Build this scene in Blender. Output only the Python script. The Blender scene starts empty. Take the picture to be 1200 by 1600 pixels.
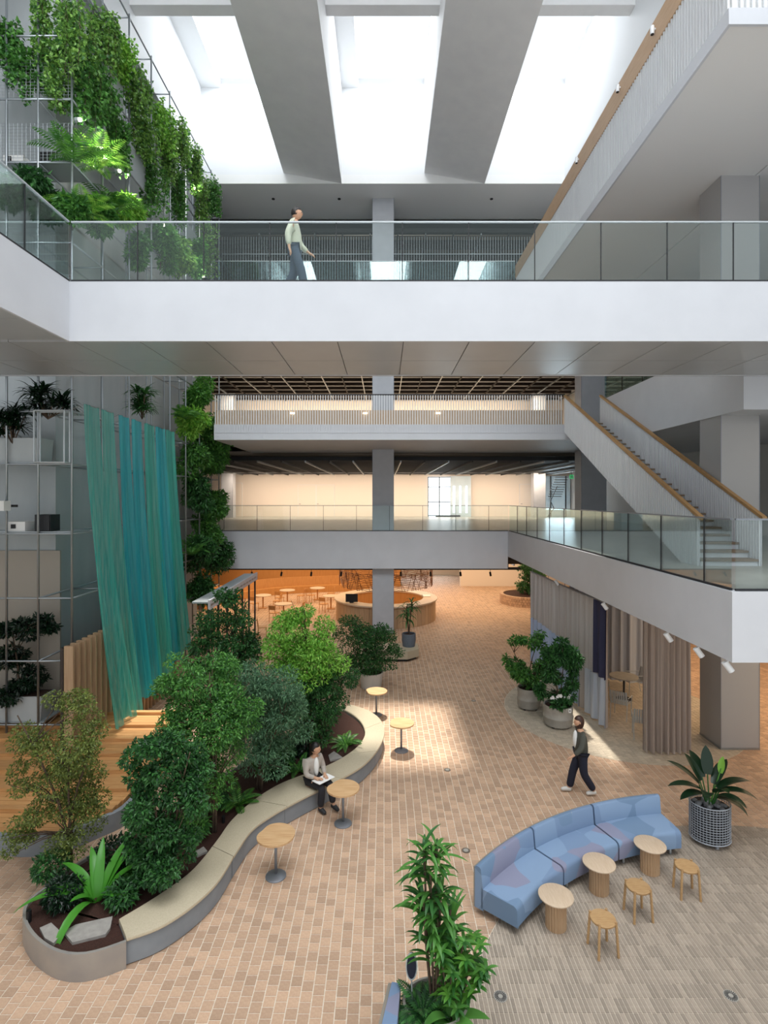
import bpy, math, random
import numpy as np
from mathutils import Vector, Matrix

# ------------------------------------------------------------------ camera, world, light, exposure
SC = bpy.context.scene
COL = SC.collection
F, CX, CY, H = 850.0, 600.0, 778.0, 6.25          # focal length in px, principal point, eye height (1200x1600 frame)
cam_d = bpy.data.cameras.new('camera'); cam = bpy.data.objects.new('camera', cam_d); COL.objects.link(cam)
cam.location = (0, 0, H); cam.rotation_euler = (math.pi / 2, 0, 0)
cam_d.sensor_fit = 'VERTICAL'; cam_d.sensor_height = 32.0; cam_d.lens = F / 1600 * 32.0
cam_d.shift_y = -(800 - CY) / 1600.0
cam_d.clip_end = 300
SC.camera = cam
SC.view_settings.view_transform = 'Standard'; SC.view_settings.look = 'None'
SC.view_settings.gamma = 1.0; SC.view_settings.use_curve_mapping = False
SC.view_settings.exposure = 0.22
SC.cycles.max_bounces = 8; SC.cycles.diffuse_bounces = 4; SC.cycles.glossy_bounces = 3
SC.cycles.transmission_bounces = 4; SC.cycles.transparent_max_bounces = 24
SC.cycles.caustics_reflective = False; SC.cycles.caustics_refractive = False
SC.cycles.sample_clamp_indirect = 6.0
world = bpy.data.worlds.new('overcast_sky'); SC.world = world; world.use_nodes = True
world.node_tree.nodes['Background'].inputs[0].default_value = (0.90, 0.95, 1.0, 1)
world.node_tree.nodes['Background'].inputs[1].default_value = 0.98

def light(name, kind, loc, power, color=(1, 1, 1), rot=(0, 0, 0), size=1.0, size_y=None, spot=None, blend=0.5):
    d = bpy.data.lights.new(name, kind); d.energy = power; d.color = color
    if kind == 'AREA':
        d.shape = 'RECTANGLE'; d.size = size; d.size_y = size_y or size
    elif kind == 'SPOT':
        d.spot_size = spot; d.spot_blend = blend; d.shadow_soft_size = size
    elif kind == 'POINT':
        d.shadow_soft_size = size
    o = bpy.data.objects.new(name, d); o.location = loc; o.rotation_euler = rot; COL.objects.link(o)
    return o
# daylight in the three roof openings, plus added lamps nearer the camera
for i, (xa, xb) in enumerate(((-7.14, -4.4), (-1.12, 1.76), (5.1, 7.9))):
    light('skylight_and_added_daylight', 'AREA', ((xa + xb) / 2, 21.85, 24.35), 210, (0.93, 0.97, 1.0), (0, 0, 0), xb - xa - 0.1, 3.6)
    light('skylight_and_added_daylight', 'AREA', ((xa + xb) / 2, 2.5, 24.35), 1300, (0.93, 0.97, 1.0), (0, 0, 0), xb - xa - 0.1, 12.8)  # nearer openings are unseen, put in to bring daylight to the foreground
sun_d = bpy.data.lights.new('sun', 'SUN'); sun_d.energy = 5.0; sun_d.angle = math.radians(2.5); sun_d.color = (1, 0.95, 0.86)
sun = bpy.data.objects.new('sun', sun_d); COL.objects.link(sun)
sun.rotation_euler = (math.radians(-16.7), math.radians(-0.3), 0)
# ceiling lamps of the back rooms (warm)
light('cafe_downlight', 'AREA', (-3, 33, 2.95), 900, (1, 0.71, 0.44), (0, 0, 0), 14, 12)
light('hall_downlight', 'AREA', (7, 34, 2.95), 450, (1, 0.73, 0.47), (0, 0, 0), 8, 12)
light('lobby_downlight', 'AREA', (0.5, 40.5, 8.0), 1150, (1, 0.80, 0.62), (math.radians(30), 0, 0), 24, 1.6)
light('upper_lobby_downlight', 'AREA', (0, 40.0, 13.5), 1300, (1, 0.82, 0.62), (math.radians(30), 0, 0), 24, 2.0)
light('side_room_downlight', 'AREA', (11.5, 17, 3.5), 260, (1, 0.72, 0.45), (0, 0, 0), 5, 12)
light('side_lobby_downlight', 'AREA', (12, 17, 8.5), 260, (1, 0.86, 0.7), (0, 0, 0), 4, 12)

# ------------------------------------------------------------------ helpers
RNG = random.Random(7)
def hexc(h):
    h = h.lstrip('#'); c = [int(h[i:i + 2], 16) / 255 for i in (0, 2, 4)]
    return tuple((x / 12.92 if x <= 0.04045 else ((x + 0.055) / 1.055) ** 2.4) for x in c)
def U(px, py, D):
    return Vector(((px - CX) * D / F, D, H - (py - CY) * D / F))
def G(px, py, z=0.0):
    D = (H - z) * F / (py - CY)
    return Vector(((px - CX) * D / F, D, z))

class MB:
    def __init__(s): s.v = []; s.f = []
    def add(s, vs, fs):
        n = len(s.v); s.v += [tuple(p) for p in vs]; s.f += [tuple(i + n for i in f) for f in fs]; return s
    def box(s, x0, x1, y0, y1, z0, z1):
        return s.add([(x0, y0, z0), (x1, y0, z0), (x1, y1, z0), (x0, y1, z0), (x0, y0, z1), (x1, y0, z1), (x1, y1, z1), (x0, y1, z1)],
                     [(3, 2, 1, 0), (4, 5, 6, 7), (0, 1, 5, 4), (1, 2, 6, 5), (2, 3, 7, 6), (3, 0, 4, 7)])
    def tube(s, pts, r, n=8, cap=True):
        pts = [Vector(p) for p in pts]; rs = r if isinstance(r, (list, tuple)) else [r] * len(pts)
        rings = []; up = None
        for i, p in enumerate(pts):
            t = (pts[min(i + 1, len(pts) - 1)] - pts[max(i - 1, 0)]).normalized()
            a = Vector((0, 0, 1)) if abs(t.z) < 0.9 else Vector((1, 0, 0))
            if up is not None: a = up
            u = t.cross(a)
            if u.length < 1e-4: u = t.cross(Vector((0, 1, 0.1)))
            u.normalize(); w = u.cross(t).normalized(); up = w
            rings.append([p + (u * math.cos(2 * math.pi * k / n) + w * math.sin(2 * math.pi * k / n)) * rs[i] for k in range(n)])
        vs = [q for ring in rings for q in ring]; fs = []
        for i in range(len(pts) - 1):
            for k in range(n):
                a = i * n + k; b = i * n + (k + 1) % n
                fs.append((a, b, b + n, a + n))
        if cap: fs += [tuple(range(n - 1, -1, -1)), tuple((len(pts) - 1) * n + k for k in range(n))]
        return s.add(vs, fs)
    def lathe(s, prof, c=(0, 0, 0), n=32, sx=1.0, sy=1.0):
        vs = []; m = len(prof)
        for k in range(n):
            a = 2 * math.pi * k / n
            for r, z in prof: vs.append((c[0] + r * math.cos(a) * sx, c[1] + r * math.sin(a) * sy, c[2] + z))
        fs = [(k * m + i, ((k + 1) % n) * m + i, ((k + 1) % n) * m + i + 1, k * m + i + 1) for k in range(n) for i in range(m - 1)]
        return s.add(vs, fs)
    def prism(s, poly, z0, z1, axis='z'):
        n = len(poly)
        if axis == 'z': vs = [(x, y, z0) for x, y in poly] + [(x, y, z1) for x, y in poly]
        elif axis == 'y': vs = [(x, z0, z) for x, z in poly] + [(x, z1, z) for x, z in poly]
        else: vs = [(z0, y, z) for y, z in poly] + [(z1, y, z) for y, z in poly]
        fs = [tuple(range(n - 1, -1, -1)), tuple(range(n, 2 * n))] + [(i, (i + 1) % n, (i + 1) % n + n, i + n) for i in range(n)]
        return s.add(vs, fs)
    def strip(s, A, B):                                   # quads between two polylines
        n = len(A); return s.add(list(A) + list(B), [(i, i + 1, n + i + 1, n + i) for i in range(n - 1)])
    def grid(s, rows):
        m = len(rows[0]); vs = [p for r in rows for p in r]
        return s.add(vs, [(i * m + j, i * m + j + 1, (i + 1) * m + j + 1, (i + 1) * m + j) for i in range(len(rows) - 1) for j in range(m - 1)])
    def ball(s, c, rx, ry, rz, n=12, m=8):
        vs = [(c[0], c[1], c[2] - rz)]
        for i in range(1, m):
            t = math.pi * i / m
            for k in range(n):
                a = 2 * math.pi * k / n
                vs.append((c[0] + rx * math.sin(t) * math.cos(a), c[1] + ry * math.sin(t) * math.sin(a), c[2] - rz * math.cos(t)))
        vs.append((c[0], c[1], c[2] + rz)); L = len(vs) - 1; fs = []
        for k in range(n):
            fs.append((0, 1 + (k + 1) % n, 1 + k)); fs.append((L, L - n + k, L - n + (k + 1) % n))
            for i in range(m - 2):
                a = 1 + i * n + k; b = 1 + i * n + (k + 1) % n
                fs.append((a, b, b + n, a + n))
        return s.add(vs, fs)
    def build(s, name, m, parent=None, smooth=False, sharp=None):
        off = Vector((0, 0, 0)); p = parent
        while p is not None: off += Vector(p.location); p = p.parent
        me = bpy.data.meshes.new(name)
        me.from_pydata([(a - off.x, b - off.y, c - off.z) for a, b, c in s.v], [], s.f)
        me.materials.append(M[m] if isinstance(m, str) else m)
        if smooth:
            me.polygons.foreach_set('use_smooth', [True] * len(me.polygons))
            if sharp: me.set_sharp_from_angle(angle=math.radians(sharp))
        me.update()
        return link(name, me, parent)
def link(name, me, parent=None):
    o = bpy.data.objects.new(name, me); COL.objects.link(o); o.parent = parent; return o
def tag(o, label, cat, group=None, kind=None):
    o['label'] = label; o['category'] = cat
    if group: o['group'] = group
    if kind: o['kind'] = kind
    return o
def thing(name, label, cat, loc=(0, 0, 0), group=None, kind=None):
    o = bpy.data.objects.new(name, None); COL.objects.link(o); o.location = loc; o.empty_display_size = 0.1
    return tag(o, label, cat, group, kind)
def copy_tree(o, parent=None):
    c = o.copy(); COL.objects.link(c); c.parent = parent
    for ch in [x for x in o.children]: copy_tree(ch, c)
    return c
def struct(name, mb, m, label, cat='structure', **k):
    return tag(mb.build(name, m, **k), label, cat, kind='structure')
def resample(P, n):
    P = [Vector(p) for p in P]; d = [0]
    for a, b in zip(P, P[1:]): d.append(d[-1] + (b - a).length)
    out = []
    for i in range(n):
        t = d[-1] * i / (n - 1); j = 0
        while j < len(P) - 2 and d[j + 1] < t: j += 1
        u = (t - d[j]) / max(d[j + 1] - d[j], 1e-6)
        # catmull-rom
        p0, p1, p2, p3 = P[max(j - 1, 0)], P[j], P[j + 1], P[min(j + 2, len(P) - 1)]
        out.append(0.5 * ((2 * p1) + (p2 - p0) * u + (2 * p0 - 5 * p1 + 4 * p2 - p3) * u * u + (3 * p1 - p0 - 3 * p2 + p3) * u ** 3))
    return out

# ------------------------------------------------------------------ materials
M = {}
def mat(name, col, rough=0.6, metal=0.0, col2=None, scale=8.0, stretch=(1, 1, 1), bump=0.0, spec=0.5, island=0.0, coat=0.0, detail=4):
    m = bpy.data.materials.new(name); m.use_nodes = True; nt = m.node_tree; b = nt.nodes['Principled BSDF']
    c1 = hexc(col); b.inputs['Roughness'].default_value = rough; b.inputs['Metallic'].default_value = metal
    b.inputs['Specular IOR Level'].default_value = spec; b.inputs['Coat Weight'].default_value = coat
    b.inputs['Base Color'].default_value = (*c1, 1)
    out = None
    if col2 or bump:
        tc = nt.nodes.new('ShaderNodeTexCoord'); mp = nt.nodes.new('ShaderNodeMapping'); nz = nt.nodes.new('ShaderNodeTexNoise')
        mp.inputs['Scale'].default_value = stretch; nz.inputs['Scale'].default_value = scale; nz.inputs['Detail'].default_value = detail
        nt.links.new(tc.outputs['Object'], mp.inputs[0]); nt.links.new(mp.outputs[0], nz.inputs['Vector'])
        if col2:
            rp = nt.nodes.new('ShaderNodeValToRGB'); rp.color_ramp.elements[0].position = 0.3; rp.color_ramp.elements[1].position = 0.7
            rp.color_ramp.elements[0].color = (*c1, 1); rp.color_ramp.elements[1].color = (*hexc(col2), 1)
            nt.links.new(nz.outputs['Fac'], rp.inputs[0]); nt.links.new(rp.outputs[0], b.inputs['Base Color']); out = rp.outputs[0]
        if bump:
            bp = nt.nodes.new('ShaderNodeBump'); bp.inputs['Strength'].default_value = bump; bp.inputs['Distance'].default_value = 0.02
            nt.links.new(nz.outputs['Fac'], bp.inputs['Height']); nt.links.new(bp.outputs[0], b.inputs['Normal'])
    if island:
        ge = nt.nodes.new('ShaderNodeNewGeometry'); oi = nt.nodes.new('ShaderNodeObjectInfo'); ad = nt.nodes.new('ShaderNodeMath'); ad.operation = 'ADD'
        fr = nt.nodes.new('ShaderNodeMath'); fr.operation = 'FRACT'; mr = nt.nodes.new('ShaderNodeMapRange'); hs = nt.nodes.new('ShaderNodeHueSaturation')
        nt.links.new(ge.outputs['Random Per Island'], ad.inputs[0]); nt.links.new(oi.outputs['Random'], ad.inputs[1]); nt.links.new(ad.outputs[0], fr.inputs[0])
        mr.inputs['To Min'].default_value = 1 - island; mr.inputs['To Max'].default_value = 1 + island
        nt.links.new(fr.outputs[0], mr.inputs['Value']); nt.links.new(mr.outputs[0], hs.inputs['Value'])
        if out is not None: nt.links.new(out, hs.inputs['Color'])
        else: hs.inputs['Color'].default_value = (*c1, 1)
        nt.links.new(hs.outputs[0], b.inputs['Base Color'])
    M[name] = m; return m
def leafmat(name, dark, lite, rough=0.45):
    m = bpy.data.materials.new(name); m.use_nodes = True; nt = m.node_tree; b = nt.nodes['Principled BSDF']; o = nt.nodes['Material Output']
    ge = nt.nodes.new('ShaderNodeNewGeometry'); rp = nt.nodes.new('ShaderNodeValToRGB')
    rp.color_ramp.elements[0].color = (*hexc(dark), 1); rp.color_ramp.elements[1].color = (*hexc(lite), 1)
    nt.links.new(ge.outputs['Random Per Island'], rp.inputs[0]); nt.links.new(rp.outputs[0], b.inputs['Base Color'])
    b.inputs['Roughness'].default_value = rough
    tr = nt.nodes.new('ShaderNodeBsdfTranslucent'); mx = nt.nodes.new('ShaderNodeMixShader'); mx.inputs[0].default_value = 0.28
    nt.links.new(rp.outputs[0], tr.inputs[0]); nt.links.new(b.outputs[0], mx.inputs[1]); nt.links.new(tr.outputs[0], mx.inputs[2])
    nt.links.new(mx.outputs[0], o.inputs[0]); M[name] = m
def emit(name, col, s):
    m = bpy.data.materials.new(name); m.use_nodes = True; b = m.node_tree.nodes['Principled BSDF']
    b.inputs['Base Color'].default_value = (*hexc(col), 1); b.inputs['Emission Color'].default_value = (*hexc(col), 1); b.inputs['Emission Strength'].default_value = s; M[name] = m
def glassmat(name, tint, refl=1.0, base=0.0):
    m = bpy.data.materials.new(name); m.use_nodes = True; nt = m.node_tree; o = nt.nodes['Material Output']
    nt.nodes.remove(nt.nodes['Principled BSDF'])
    t = nt.nodes.new('ShaderNodeBsdfTransparent'); t.inputs[0].default_value = (*tint, 1)
    g = nt.nodes.new('ShaderNodeBsdfGlossy'); g.inputs['Roughness'].default_value = 0.02; g.inputs[0].default_value = (0.9, 1, 0.98, 1)
    fr = nt.nodes.new('ShaderNodeFresnel'); fr.inputs[0].default_value = 1.45
    mu = nt.nodes.new('ShaderNodeMath'); mu.operation = 'MULTIPLY_ADD'; mu.inputs[1].default_value = refl; mu.inputs[2].default_value = base
    mx = nt.nodes.new('ShaderNodeMixShader'); nt.links.new(fr.outputs[0], mu.inputs[0]); nt.links.new(mu.outputs[0], mx.inputs[0])
    nt.links.new(t.outputs[0], mx.inputs[1]); nt.links.new(g.outputs[0], mx.inputs[2]); nt.links.new(mx.outputs[0], o.inputs[0]); M[name] = m

mat('white', '#ccced3', 0.55, col2='#c7c9ce', scale=1.5)
mat('white_roof', '#e6e8ea', 0.7)
mat('beam_grey', '#e8e8e8', 0.7, col2='#e2e2e3', scale=2)
mat('soffit_grey', '#e2e1df', 0.7)
mat('soffit_white', '#ebebea', 0.7)
mat('panel_metal', '#bfc1c2', 0.3, 0.35, col2='#b8babb', scale=1.0)
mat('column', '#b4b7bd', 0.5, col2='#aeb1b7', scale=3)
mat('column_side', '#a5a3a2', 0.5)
mat('concrete', '#a5abad', 0.8, col2='#b3b8b9', scale=1.6, stretch=(1, 1, 0.3), bump=0.05)
mat('concrete_dark', '#80858a', 0.75, col2='#8d9296', scale=3, bump=0.05)
mat('panel_tan', '#a39a8e', 0.7)
mat('band_metal', '#a9a39b', 0.4, 0.3, col2='#9c9894', scale=3)
mat('bench_top', '#c2b59b', 0.6, col2='#b5a88f', scale=60, bump=0.05)
mat('soil', '#4a2a1e', 0.95, col2='#2f1a13', scale=90, bump=0.8)
mat('slate', '#8f8a84', 0.8, col2='#a59f98', scale=9, bump=0.15)
mat('brick', '#b8967c', 0.7, col2='#c4a488', scale=30, island=0.17, bump=0.05)
mat('brick_grey', '#948678', 0.75, col2='#a39586', scale=25, island=0.2, bump=0.04)
mat('brick_pale', '#b9ab97', 0.75, col2='#c2b5a2', scale=25, island=0.12)
mat('grout', '#e6dccd', 0.9, col2='#d2c2ac', scale=20)
mat('wood', '#c9aa8b', 0.5, col2='#bd9a78', scale=3, stretch=(12, 1, 12), island=0.08)
mat('wood_x', '#d9b487', 0.5, col2='#c5986a', scale=3, stretch=(1, 12, 12), island=0.1)
mat('deck_wood', '#d2a06a', 0.5, col2='#bf8850', scale=3, stretch=(1, 12, 12), island=0.1)
mat('wood_z', '#bc9d7c', 0.55, col2='#a98866', scale=4, stretch=(14, 14, 0.6), island=0.1)
mat('wood_pale', '#cfb9a0', 0.5, col2='#c4ab90', scale=4, stretch=(14, 2, 2))
mat('oak', '#bd9a6e', 0.5, col2='#a98357', scale=5, stretch=(2, 16, 16), island=0.06)
mat('cafe_wood', '#c58f55', 0.5, col2='#b57f45', scale=3, stretch=(8, 8, 0.5))
mat('handrail', '#b08a5c', 0.45, col2='#a07a4c', scale=4, stretch=(10, 1, 10))
mat('step_wood', '#85715c', 0.6, col2='#776451', scale=3, stretch=(1, 12, 12))
mat('steel', '#a2a8ac', 0.35, 0.8)
mat('steel_pale', '#b9bfc2', 0.45, 0.4)
mat('pole_grey', '#868b92', 0.4, 0.5)
mat('dark', '#222326', 0.6)
mat('dark_brown', '#3a302a', 0.7)
mat('duct', '#6f6459', 0.5, 0.3)
mat('black', '#101113', 0.5)
mat('baluster', '#e2e4e6', 0.5)
mat('warm_wall', '#e9ddd0', 0.8)
mat('floor_upper', '#a7a59c', 0.3, col2='#96958d', scale=1.2)
mat('wall_white', '#d9d9d8', 0.8)
mat('wall_blue', '#b9ccd6', 0.5, col2='#cfdee6', scale=1.2)
mat('sofa_back', '#8a8378', 0.6)
mat('mesh_grey', '#9a9fa6', 0.5)
mat('pot_grey', '#aba69c', 0.6, col2='#9d988f', scale=6)
mat('pot_white', '#cfcbc3', 0.6)
mat('basket', '#6c7480', 0.7, col2='#5a626d', scale=40, bump=0.3)
mat('bark', '#5c4a3a', 0.9, col2='#46372b', scale=20, bump=0.4)
mat('copper_wire', '#7a5138', 0.5, 0.4)
mat('pebble', '#77787a', 0.7, island=0.25)
mat('curtain_grey', '#c2bcb9', 0.85, col2='#aaa29e', scale=2, stretch=(6, 6, 0.1))
mat('curtain_brown', '#b5a69b', 0.85, col2='#998a7f', scale=2, stretch=(6, 6, 0.1))
mat('curtain_blue', '#9fb0cf', 0.85, col2='#b4c2da', scale=2, stretch=(5, 5, 0.1))
mat('curtain_navy', '#34344f', 0.85)
mat('curtain_white', '#c3c7cf', 0.85, col2='#aeb6c4', scale=1.5, stretch=(5, 5, 0.1))
mat('skin', '#c79a7c', 0.55); mat('hair', '#17120f', 0.5); mat('hair_brown', '#3a231a', 0.5)
mat('cloth_cream', '#cfd0bb', 0.85, col2='#bfc1aa', scale=8); mat('cloth_denim', '#3f4c5c', 0.85)
mat('cloth_stone', '#b5aca2', 0.85, col2='#a79e94', scale=8); mat('cloth_white', '#e4e3df', 0.85); mat('cloth_black', '#24242a', 0.85)
mat('cloth_olive', '#4a4a42', 0.85); mat('cloth_navy', '#1c1f30', 0.85); mat('shoe_white', '#d5d2cc', 0.6); mat('shoe_dark', '#2a2b2e', 0.6)
mat('paper', '#f0efec', 0.8); mat('flower', '#eeeae6', 0.7)
mat('exit_green', '#2f8f5a', 0.5)
leafmat('leaf_olive', '#455626', '#8c9a4a'); leafmat('leaf_dark', '#1d4224', '#45803c'); leafmat('leaf_mid', '#2c5f2a', '#68a548')
leafmat('leaf_bright', '#549a2e', '#a6d95c'); leafmat('leaf_fern', '#2f6a28', '#66a03c'); leafmat('leaf_ivy', '#386a34', '#93c25a')
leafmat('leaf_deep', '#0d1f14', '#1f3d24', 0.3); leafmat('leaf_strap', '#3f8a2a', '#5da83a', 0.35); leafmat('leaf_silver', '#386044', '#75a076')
emit('lamp_glow', '#fff4e0', 14.0); emit('tube_glow', '#ffe9c8', 5.0); emit('window_day', '#e6f1fa', 1.6); emit('exit_glow', '#3aa865', 0.8)
glassmat('glass', (0.955, 0.985, 0.978), 0.5, 0.01)
glassmat('glass_blue', (0.72, 0.87, 0.90), 0.7, 0.03)
# sofa fabric: patchwork of blues, greys and lilac
def sofa_mat():
    m = bpy.data.materials.new('sofa_fabric'); m.use_nodes = True; nt = m.node_tree; b = nt.nodes['Principled BSDF']; b.inputs['Roughness'].default_value = 0.85
    tc = nt.nodes.new('ShaderNodeTexCoord'); nz = nt.nodes.new('ShaderNodeTexNoise'); nz.inputs['Scale'].default_value = 1.2; nz.inputs['Detail'].default_value = 1
    mx = nt.nodes.new('ShaderNodeMix'); mx.data_type = 'VECTOR'; mx.inputs[0].default_value = 0.25
    vo = nt.nodes.new('ShaderNodeTexVoronoi'); vo.inputs['Scale'].default_value = 2.6
    rp = nt.nodes.new('ShaderNodeValToRGB'); rp.color_ramp.interpolation = 'CONSTANT'
    cols = [(0, '#7389a6'), (0.34, '#7d94b0'), (0.6, '#83859b'), (0.7, '#8d969d'), (0.82, '#6c849f'), (0.985, '#b9bfc4')]
    e = rp.color_ramp.elements
    e[0].color = (*hexc(cols[0][1]), 1); e[1].position = cols[1][0]; e[1].color = (*hexc(cols[1][1]), 1)
    for p, c in cols[2:]:
        q = e.new(p); q.color = (*hexc(c), 1)
    sp = nt.nodes.new('ShaderNodeSeparateColor')
    nt.links.new(tc.outputs['Object'], nz.inputs['Vector']); nt.links.new(tc.outputs['Object'], mx.inputs[4]); nt.links.new(nz.outputs['Color'], mx.inputs[5])
    nt.links.new(mx.outputs[1], vo.inputs['Vector']); nt.links.new(vo.outputs['Color'], sp.inputs[0]); nt.links.new(sp.outputs[0], rp.inputs[0])
    nt.links.new(rp.outputs[0], b.inputs['Base Color']); M['sofa_fabric'] = m
sofa_mat()
# sheer dyed fabric of the hanging strips
def sheer(name, ca, cb, alpha=0.25):
    m = bpy.data.materials.new(name); m.use_nodes = True; nt = m.node_tree; o = nt.nodes['Material Output']; b = nt.nodes['Principled BSDF']
    tc = nt.nodes.new('ShaderNodeTexCoord'); mp = nt.nodes.new('ShaderNodeMapping'); mp.inputs['Scale'].default_value = (9, 9, 0.12)
    nz = nt.nodes.new('ShaderNodeTexNoise'); nz.inputs['Scale'].default_value = 3; nz.inputs['Detail'].default_value = 5
    nt.links.new(tc.outputs['Object'], mp.inputs[0]); nt.links.new(mp.outputs[0], nz.inputs['Vector'])
    rp = nt.nodes.new('ShaderNodeValToRGB'); rp.color_ramp.elements[0].position = 0.35; rp.color_ramp.elements[1].position = 0.65
    rp.color_ramp.elements[0].color = (*hexc(ca), 1); rp.color_ramp.elements[1].color = (*hexc(cb), 1)
    nt.links.new(nz.outputs['Fac'], rp.inputs[0]); nt.links.new(rp.outputs[0], b.inputs['Base Color']); b.inputs['Roughness'].default_value = 0.6
    tl = nt.nodes.new('ShaderNodeBsdfTranslucent'); nt.links.new(rp.outputs[0], tl.inputs[0])
    m1 = nt.nodes.new('ShaderNodeMixShader'); m1.inputs[0].default_value = 0.45; nt.links.new(b.outputs[0], m1.inputs[1]); nt.links.new(tl.outputs[0], m1.inputs[2])
    tp = nt.nodes.new('ShaderNodeBsdfTransparent'); m2 = nt.nodes.new('ShaderNodeMixShader')
    mr = nt.nodes.new('ShaderNodeMapRange'); mr.inputs['To Min'].default_value = alpha * 0.4; mr.inputs['To Max'].default_value = alpha * 1.6
    nt.links.new(nz.outputs['Fac'], mr.inputs['Value']); nt.links.new(mr.outputs[0], m2.inputs[0])
    nt.links.new(m1.outputs[0], m2.inputs[1]); nt.links.new(tp.outputs[0], m2.inputs[2]); nt.links.new(m2.outputs[0], o.inputs[0]); M[name] = m
sheer('teal_a', '#35b8ac', '#7fd6c6', 0.36); sheer('teal_b', '#1fb0c0', '#3cc8cc', 0.24); sheer('teal_c', '#2fb3a6', '#58cbb8', 0.30)

# ------------------------------------------------------------------ ground floor with its tiles
floor = struct('floor', MB().box(-16, 16, -4, 46, -0.3, -0.006), 'grout', 'tan brick paved atrium floor with pale joints', 'floor')
LC, LR = (6.2, 4.9), 5.5           # lounge circle paved with narrow grey tiles
CC, CR = (6.8, 15.9), 3.2          # pale circle under the curtain room
def zone(x, y):
    if (x - LC[0]) ** 2 + (y - LC[1]) ** 2 < LR * LR: return 1
    if (x - CC[0]) ** 2 + (y - CC[1]) ** 2 < CR * CR: return 2
    return 0
def tiles(w, d, zn, ymax, m, name, pos_fn, gap=0.010):
    cells = []; cut = []
    for i in range(int(-24 / w), int(24 / w)):
        x = (i + 0.5) * w
        if pos_fn == 'stagger': off = (0.0 if i % 2 else 0.5 * d) + random.Random(i).uniform(-0.02, 0.02)
        else: off = 0.0
        y0 = max(6.2, abs(x) / 0.725 - 0.4)
        j0 = int(y0 / d)
        for j in range(j0, int(ymax / d)):
            y = j * d + off + d / 2
            if abs(x) >= 15.5: continue
            zz = {zone(x + a * w / 2, y + b * d / 2) for a in (-1, 1) for b in (-1, 1)}
            if zz == {zn}: cells.append((x, y))
            elif zn in zz: cut.append((x, y))
    cells.sort(key=lambda c: c[1])
    hx, hy = (w - gap) / 2, (d - gap) / 2
    def inview(c): return abs(c[0]) < 0.70 * c[1] and c[1] > 6.45 and not (c[0] < -2.6 and c[1] > 7.2) and not (-0.1 < c[0] < 1.25 and c[1] < 8.3)
    near = [c for c in cells if inview(c)][:300]; ns = set(near)
    tb = MB().box(-hx, hx, -hy, hy, -0.0065, 0.0); tb.f = tb.f[1:]
    me = bpy.data.meshes.new(name); me.from_pydata(tb.v, [], tb.f); me.materials.append(M[m])
    for c in near:
        o = link(name, me, floor); o.location = (c[0], c[1], 0)
    rest = np.array([c for c in cells if c not in ns]); n = len(rest)
    base = np.array(tb.v); V = (base[None] + np.concatenate([rest, np.zeros((n, 1))], 1)[:, None, :]).reshape(-1, 3)
    Fq = (np.array(tb.f)[None] + (np.arange(n) * 8)[:, None, None]).reshape(-1, 4)
    cb = MB()
    for (x, y) in cut:
        poly = [(x - hx, y - hy), (x + hx, y - hy), (x + hx, y + hy), (x - hx, y + hy)]
        for (c, r) in ((LC, LR), (CC, CR)):
            dx, dy = x - c[0], y - c[1]; L = math.hypot(dx, dy)
            if abs(L - r) > 0.3: continue
            ins = (zn == 1 and c is LC) or (zn == 2 and c is CC); sgn = 1 if ins else -1; nx, ny = dx / L * sgn, dy / L * sgn
            k = (c[0] * nx + c[1] * ny) + (r if ins else -r) - 0.006; out = []
            for q in range(len(poly)):
                A, B = poly[q], poly[(q + 1) % len(poly)]; da, db = A[0] * nx + A[1] * ny - k, B[0] * nx + B[1] * ny - k
                if da <= 0: out.append(A)
                if da * db < 0: t = da / (da - db); out.append((A[0] + (B[0] - A[0]) * t, A[1] + (B[1] - A[1]) * t))
            poly = out
            if len(poly) < 3: break
        if len(poly) >= 3: cb.prism(poly, -0.0065, 0.0)
    if cb.v: cb.build(name + '_cut_edge', m, floor)['kind'] = 'stuff'
    o = link(name + '_field', quadmesh(name + '_field', V, Fq, m), floor); o['kind'] = 'stuff'
def quadmesh(name, V, Fq, m, smooth=False):
    me = bpy.data.meshes.new(name); V = np.ascontiguousarray(V, dtype=np.float32); Fq = np.ascontiguousarray(Fq, dtype=np.int32)
    me.vertices.add(len(V)); me.vertices.foreach_set('co', V.ravel())
    me.loops.add(Fq.size); me.loops.foreach_set('vertex_index', Fq.ravel())
    me.polygons.add(len(Fq)); me.polygons.foreach_set('loop_start', np.arange(0, Fq.size, 4, dtype=np.int32))
    me.materials.append(M[m]); me.update(calc_edges=True); me.validate()
    if not smooth: me.shade_flat()
    return me
tiles(0.15, 0.15, 0, 43.5, 'brick', 'brick', 'stagger', 0.014)
tiles(0.056, 0.2, 1, 12, 'brick_grey', 'strip_tile', 'stack', 0.009)
tiles(0.12, 0.12, 2, 20, 'brick_pale', 'square_tile', 'stagger', 0.008)

# ------------------------------------------------------------------ building shell
zL2, zL3, zB = 4.745, 9.06, 10.13
struct('wall_back', MB().box(-16, 16, 44, 44.4, 0, 20.3), 'warm_wall', 'pale plaster back wall of the back rooms', 'wall')
struct('wall_right', MB().box(15, 15.4, 4, 44.4, 0, 20.3), 'wall_white', 'white side wall behind the right galleries', 'wall')
struct('wall_left', MB().box(-16, -15.6, -4, 44.4, 0, 24.6), 'wall_white', 'white outer wall behind the planted scaffold', 'wall')
struct('wall_core', MB().box(-15.6, -8.45, 14.0, 24.6, 0, 20.4), 'concrete', 'grey concrete core wall behind the pipe scaffold', 'wall')
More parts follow.
